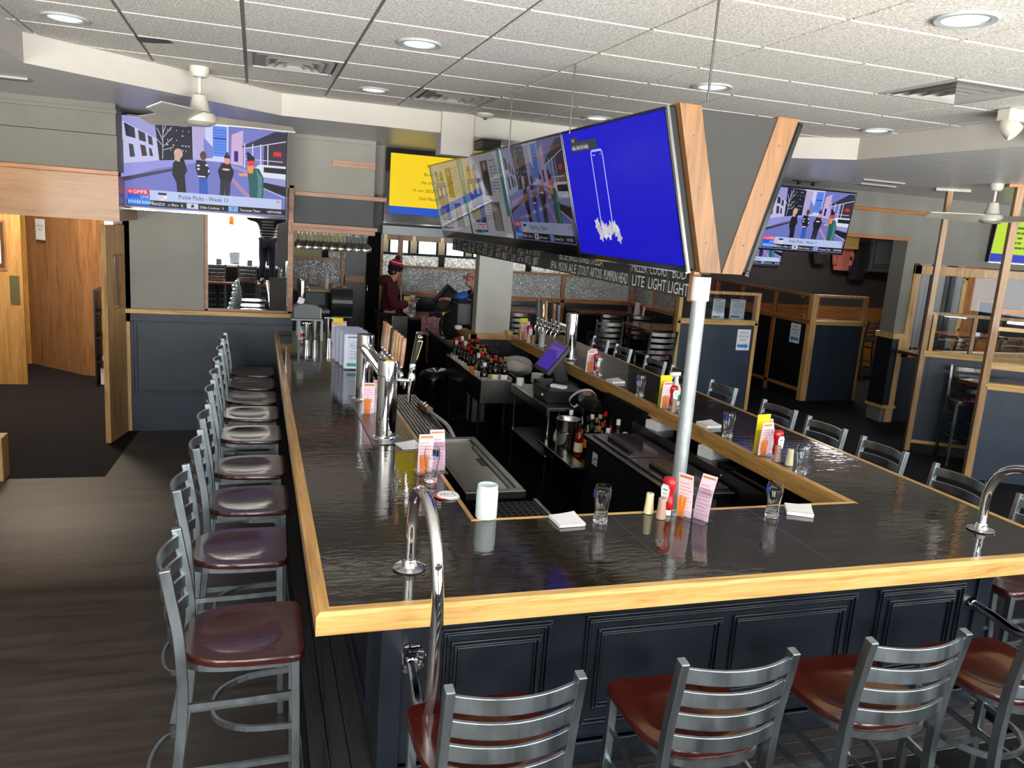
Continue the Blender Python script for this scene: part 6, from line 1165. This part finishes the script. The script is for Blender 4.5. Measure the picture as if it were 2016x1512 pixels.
# bookcase by the entrance passage
t = thing('bookcase', 'narrow black shelf unit with white boxes behind the open oak door leaf', 'shelf unit', (-1.92, 8.62, 0))
mb = MB(); mb.box(-.14, -.12, -.2, .2, 0, 1.2); mb.box(.3, .32, -.2, .2, 0, 1.2)
for z in (0, .3, .6, .9, 1.18): mb.box(-.12, .3, -.2, .2, z, z + .02)
ob('carcass', mb, 'navyd', t)
for i, (z, h, w) in enumerate([(.021, .2, .3), (.321, .06, .25), (.621, .09, .12), (.921, .06, .2)]): tag(ob('storage_box', MB().box(-w / 2, w / 2, -.12, .12, 0, h), ('paper', 'greyl', 'white', 'tan')[i], loc=(-1.86, 8.58, z)), ('white box on the lowest shelf of the black shelf unit', 'grey flat box on the second shelf of the black shelf unit', 'small white box on the third shelf of the black shelf unit', 'tan flat box on the top shelf of the black shelf unit')[i], 'box', 'boxes in the black shelf unit')
t = thing('glass_column', 'narrow column of shiny glass blocks behind the open oak door leaf', 'glass blocks', (-1.90, 8.75, 1.2))
for i in range(9): ob('glass_block', MB().box(-.07, .07, -.05, .05, .005 + i * .092, .09 + i * .092), 'inox', t, bevel=.01)

# ============================================================ behind the camera (seen in the mirror)
t = thing('window_counter', 'pale window counter behind the photographer, seen in the mirror', 'counter', (-1.2, -4.1, 0)); ob('worktop', MB().box(-2.9, 1.5, -.24, .2, 1.0, 1.04), 'greyl', t, bevel=.004); ob('panel', MB().box(-2.9, 1.5, -.2, -.15, 0, 1.0), 'navyd', t)
for x in (-1.75, -1.0, -.3): dup(st1, (x, -3.55, 0), PI + random.uniform(-.2, .2), 'stool at the window counter behind the camera, seen dark in the mirror', 'stools at the window counter')
high_table(-1.3, -.55, -3.05, -2.75, 'dark table reflected low in the mirror', .75)
t = thing('pendant_lamp', 'amber teardrop pendant lamp reflected in the mirror in front of the bright window', 'pendant lamp', (-.68, -3.6, 0)); ob('shade', MB().lathe([(.055, 1.93), (.06, 1.96), (.052, 2.06), (.03, 2.15), (.012, 2.22)], 20), 'orange', t, smooth=50); ob('cord', MB().tube([(0, 0, 2.22), (0, 0, LOWZ + .17)], .004, 6), 'black', t)
dup(srcs['mstand'], (-.62, -4.0, 1.0405), PI + .1, 'menu stand on the window counter, reflected in the mirror'); 
for x in (-.95, -.3): tag(ob('condiment_box', MB().box(-.06, .06, -.05, .05, 0, .13), 'graphite', loc=(x, -4.0, 1.0405)), 'dark condiment box on the window counter, reflected in the mirror', 'box', 'condiment boxes reflected in the mirror')
# ============================================================ people
def skin_body(name, joints, bones, mat, parent, root=0, sub=2):
    me = bpy.data.meshes.new(name); me.from_pydata([j[0] for j in joints], bones, []); me.materials.append(M[mat])
    o = bpy.data.objects.new(name, me); COL.objects.link(o); o.parent = parent
    o.modifiers.new('skin', 'SKIN').use_smooth_shade = True
    sv = me.skin_vertices[0].data
    for i, j in enumerate(joints):
        r = j[1]; sv[i].radius = r if isinstance(r, tuple) else (r, r); sv[i].use_root = (i == root)
    s = o.modifiers.new('sub', 'SUBSURF'); s.levels = sub; s.render_levels = sub; return o
def person(label, loc, rz, pose, clothes):
    t = thing('person', label, 'person', loc, rz)
    J = []; B = []; idx = {}
    def j(n, p, r, par=None):
        idx[n] = len(J); J.append((V3(p), r))
        if par: B.append((idx[par], idx[n]))
    H = pose['hip']; ch = pose['chest']
    j('pelvis', H, (.15, .11)); j('waist', [(a + b) / 2 for a, b in zip(H, ch)], (.14, .105), 'pelvis'); j('chest', ch, (.165, .115), 'waist'); j('neckb', pose['neck'], (.06, .06), 'chest'); j('chin', pose['head0'], (.058, .066), 'neckb'); j('head', pose['head1'], (.076, .096), 'chin'); j('crown', pose['head2'], (.05, .062), 'head')
    for s in 'LR':
        sh, el, wr = pose['arm' + s]; j('sh' + s, sh, .058, 'chest'); j('el' + s, el, .042, 'sh' + s); j('wr' + s, wr, .027, 'el' + s)
        d = V3(pose['hand' + s]).normalized(); pm = V3(wr) + d * .06; j('palm' + s, pm, (.034, .018), 'wr' + s); sd = d.cross(V3(pose['palm' + s])).normalized(); pn = V3(pose['palm' + s]).normalized()
        for k, (off, ln) in enumerate([(-.027, .07), (-.009, .08), (.009, .075), (.026, .06)]):
            a = pm + sd * off + d * .03; j('f%s%d' % (s, k), a, .0095, 'palm' + s); b = a + d * ln * .55 + pn * ln * .1; j('g%s%d' % (s, k), b, .0085, 'f%s%d' % (s, k)); j('h%s%d' % (s, k), b + d * ln * .35 + pn * ln * .3, .007, 'g%s%d' % (s, k))
        a = V3(wr) + d * .03 - sd * .035; j('t' + s, a, .012, 'palm' + s); j('u' + s, a + d * .035 - sd * .012 + pn * .015, .0095, 't' + s)
        hp, kn, an = pose['leg' + s]; j('hp' + s, hp, .085, 'pelvis'); j('kn' + s, kn, .056, 'hp' + s); j('an' + s, an, .036, 'kn' + s); f = V3(pose.get('foot', (0, -1, 0))); j('ft' + s, V3(an) + f * .13 + V3((0, 0, -.045)), (.034, .026), 'an' + s)
    skin_body('body', J, B, clothes.get('skin', 'skin'), t)
    hd = V3(pose['head1']); fw = V3(pose['face']).normalized(); sd = fw.cross(V3((0, 0, 1))).normalized(); up = sd.cross(fw).normalized()
    at = lambda a, b, c: tuple(hd + fw * a + sd * b + up * c)
    mb = MB(); mb.tube([at(.085, 0, .025), at(.108, 0, -.012), at(.088, 0, -.022)], [.008, .014, .010], 8); ob('nose', mb, clothes.get('skin', 'skin'), t, smooth=60)
    for s in (-1, 1): ob('eye', MB().ball(at(.088, .03 * s, .022), .010, 10, 7), 'paper', t, smooth=60); ob('pupil', MB().ball(at(.096, .03 * s, .022), .005, 8, 6), 'hair', t, smooth=60); ob('eyebrow', MB().tube([at(.092, .015 * s, .043), at(.086, .045 * s, .043)], .005, 6), clothes.get('brow', 'hair'), t); ob('ear', MB().ball(at(0, .083 * s, .0), (.012, .02, .03), 10, 7), clothes.get('skin', 'skin'), t, smooth=60)
    ob('mouth', MB().tube([at(.088, -.022, -.052), at(.096, 0, -.055), at(.088, .022, -.052)], .0055, 6), 'skinp', t)
    def garment(nm, parts, mat, inf):
        names = [n for n in parts]; m = {n: k for k, n in enumerate(names)}; js = []
        for n in names:
            p, r = J[idx[n]]; r = r if isinstance(r, tuple) else (r, r); js.append((p, (r[0] + inf, r[1] + inf)))
        inv = {v: k for k, v in idx.items()}; bs = [(m[inv[a]], m[inv[b]]) for a, b in B if inv[a] in m and inv[b] in m]; return skin_body(nm, js, bs, mat, t)
    up_ = ['pelvis', 'waist', 'chest', 'shL', 'elL', 'wrL', 'shR', 'elR', 'wrR']
    garment(clothes.get('topname', 'shirt'), up_, clothes['top'], clothes.get('inf', .03)); garment('trousers', ['pelvis', 'hpL', 'knL', 'anL', 'hpR', 'knR', 'anR'], clothes['legs'], .026)
    for s in 'LR': ob('shoe', MB().ball(tuple(V3(pose['leg' + s][2]) + V3(pose.get('foot', (0, -1, 0))) * .07 + V3((0, 0, -.045))), (.06, .13, .05) if abs(V3(pose.get('foot', (0, -1, 0))).y) > .5 else (.13, .06, .05), 14, 9), 'black', t, smooth=60)
    return t, at, fw, sd, up, hd
# standing, facing right (+x), looking at the phone
P1 = dict(hip=(0, 0, .90), chest=(.01, 0, 1.26), neck=(.02, 0, 1.40), head0=(.07, -.01, 1.47), head1=(.075, -.015, 1.55), head2=(.06, -.01, 1.64), face=(.86, -.42, -.2),
          armL=((.03, .17, 1.33), (.05, .24, 1.06), (.28, .12, 1.12)), armR=((.02, -.17, 1.33), (.02, -.25, 1.06), (.26, -.12, 1.10)), handL=(.8, -.5, .1), palmL=(0, 0, 1), handR=(.85, .3, .1), palmR=(0, 0, 1),
          legL=((.0, .09, .86), (.02, .11, .47), (-.01, .11, .08)), legR=((.0, -.09, .86), (.03, -.11, .47), (.0, -.11, .08)), foot=(1, 0, 0))
t, at, fw, sd, up, hd = person('person in a maroon hoodie and red-striped bobble hat standing side-on, looking at a phone', (1.68, 9.32, 0), 0, P1, dict(top='maroon', topname='hoodie', legs='charcoal', inf=.034))
Rm = Matrix((sd, fw, up)).transposed().to_4x4()
def hatpart(nm, prof, mat, cx=.0): ob(nm, MB().lathe(prof, 22).xf(Matrix.Translation(hd + up * .045 - fw * .01) @ Rm), mat, t, smooth=60)
hatpart('hat', [(.092, -.03), (.108, -.03), (.110, .02), (.108, .055), (.09, .056)], 'navyk'); hatpart('hat_stripe', [(.104, .054), (.102, .075), (.095, .088)], 'redk'); hatpart('hat_stripe', [(.096, .086), (.088, .1)], 'whitek'); hatpart('hat_stripe', [(.088, .098), (.075, .115), (.05, .13), (.001, .14)], 'redk')
ob('pompom', MB().ball(tuple(hd + up * .20 - fw * .01), .042, 14, 9), 'maroon', t, smooth=60); ob('hair', MB().ball(at(-.03, 0, -.01), (.08, .088, .07), 16, 10), 'hair', t, smooth=60); ob('moustache', MB().tube([at(.094, -.022, -.04), at(.102, 0, -.036), at(.094, .022, -.04)], .006, 6), 'hair', t)
ob('hood', MB().ball((-.06, 0, 1.41), (.11, .15, .085), 18, 10), 'maroon', t, smooth=60); ob('shirt_strip', MB().bar((.155, -.06, 1.34), (.175, -.05, 1.12), .022, .008, (0, 1, 0)), 'paper', t)
tag(ob('phone', MB().box(-.075, .075, -.036, .036, -.005, .005).rot('Y', -.15), 'greyl', loc=(2.05, 9.26, 1.165), rz=-.2, bevel=.003), 'pale phone held by the person in the maroon hoodie', 'phone')
# bald person reaching left behind the column
P2 = dict(hip=(.12, 0, .92), chest=(.08, 0, 1.30), neck=(.03, 0, 1.43), head0=(-.03, -.01, 1.50), head1=(-.035, -.01, 1.585), head2=(-.02, -.01, 1.67), face=(-1, -.12, -.16),
          armL=((.06, -.18, 1.36), (-.15, -.24, 1.26), (-.34, -.14, 1.29)), armR=((.07, .18, 1.36), (-.12, .22, 1.22), (-.30, .1, 1.26)), handL=(-1, .25, .1), palmL=(0, 0, -1), handR=(-1, -.2, .1), palmR=(0, 0, -1),
          legL=((.12, -.09, .88), (.10, -.11, .48), (.13, -.11, .08)), legR=((.12, .09, .88), (.10, .11, .48), (.13, .11, .08)), foot=(-1, 0, 0))
t, at, fw, sd, up, hd = person('bald bearded person in black half hidden by the white column, reaching left', (2.655, 8.25, 0), 0, P2, dict(top='blackf', topname='jumper', legs='blackf', skin='skinp', brow='beard'))
ob('beard', MB().ball(at(.045, 0, -.072), (.05, .06, .045), 16, 10), 'beard', t, smooth=60)
mb = MB(); [mb.tube(arc2, .003, 6, closed=True) for arc2 in [[at(.1 , .032 * s + .024 * math.cos(a), .02 + .018 * math.sin(a)) for a in [2 * PI * i / 12 for i in range(12)]] for s in (-1, 1)]]; mb.tube([at(.1, -.055, .025), at(.0, -.085, .025)], .003, 6); mb.tube([at(.1, .055, .025), at(.0, .085, .025)], .003, 6); ob('glasses', mb, 'black', t)
# the photographer, standing on a stool behind the lens; only the mirror shows them
PX, PY, PZ = .06, -2.92, .761
P3 = dict(hip=(0, 0, .90), chest=(.0, .02, 1.26), neck=(.0, .04, 1.41), head0=(-.0, .06, 1.48), head1=(-.0, .07, 1.555), head2=(0, .06, 1.64), face=(-.2, 1, -.1),
          armL=((-.18, .03, 1.34), (-.40, .16, 1.36), (-.30, .36, 1.52)), armR=((.18, .03, 1.34), (.36, .16, 1.36), (-.12, .40, 1.52) if False else (.0, .40, 1.50)), handL=(.35, .3, .2), palmL=(.3, -1, 0), handR=(-.8, .35, .2), palmR=(-.3, -1, 0),
          legL=((-.09, 0, .86), (-.1, .0, .47), (-.1, 0, .09)), legR=((.09, 0, .86), (.1, .0, .47), (.1, 0, .09)), foot=(0, 1, 0))
M['stripes'] = plain('stripes', (30, 30, 34), .9)
t, at, fw, sd, up, hd = person('person in a striped dark jumper standing on a stool, seen in the mirror', (PX, PY, PZ), 0, P3, dict(top='stripes', topname='jumper', legs='navyk', skin='skin'))
ob('hair', MB().ball(at(-.02, 0, .025), (.1, .1, .1), 16, 10), 'hair', t, smooth=60)
for i in range(6): z = .98 + i * .06; ob('jumper_stripe', MB().lathe([(.186, z), (.187, z + .012)], 24, c=(0, .01, 0), cap=False, sy=.80), 'greyl', t, smooth=60)
tag(ob('phone', MB().box(-.076, .076, -.004, .004, -.037, .037), 'black', loc=(-.22, -2.40, 2.29), rz=-.3, bevel=.002), 'black phone held up by the photographer', 'phone')
dup(st1, (PX, PY + .02, 0), PI / 2, 'stool the photographer stands on, seen in the mirror', 'stools at the window counter')
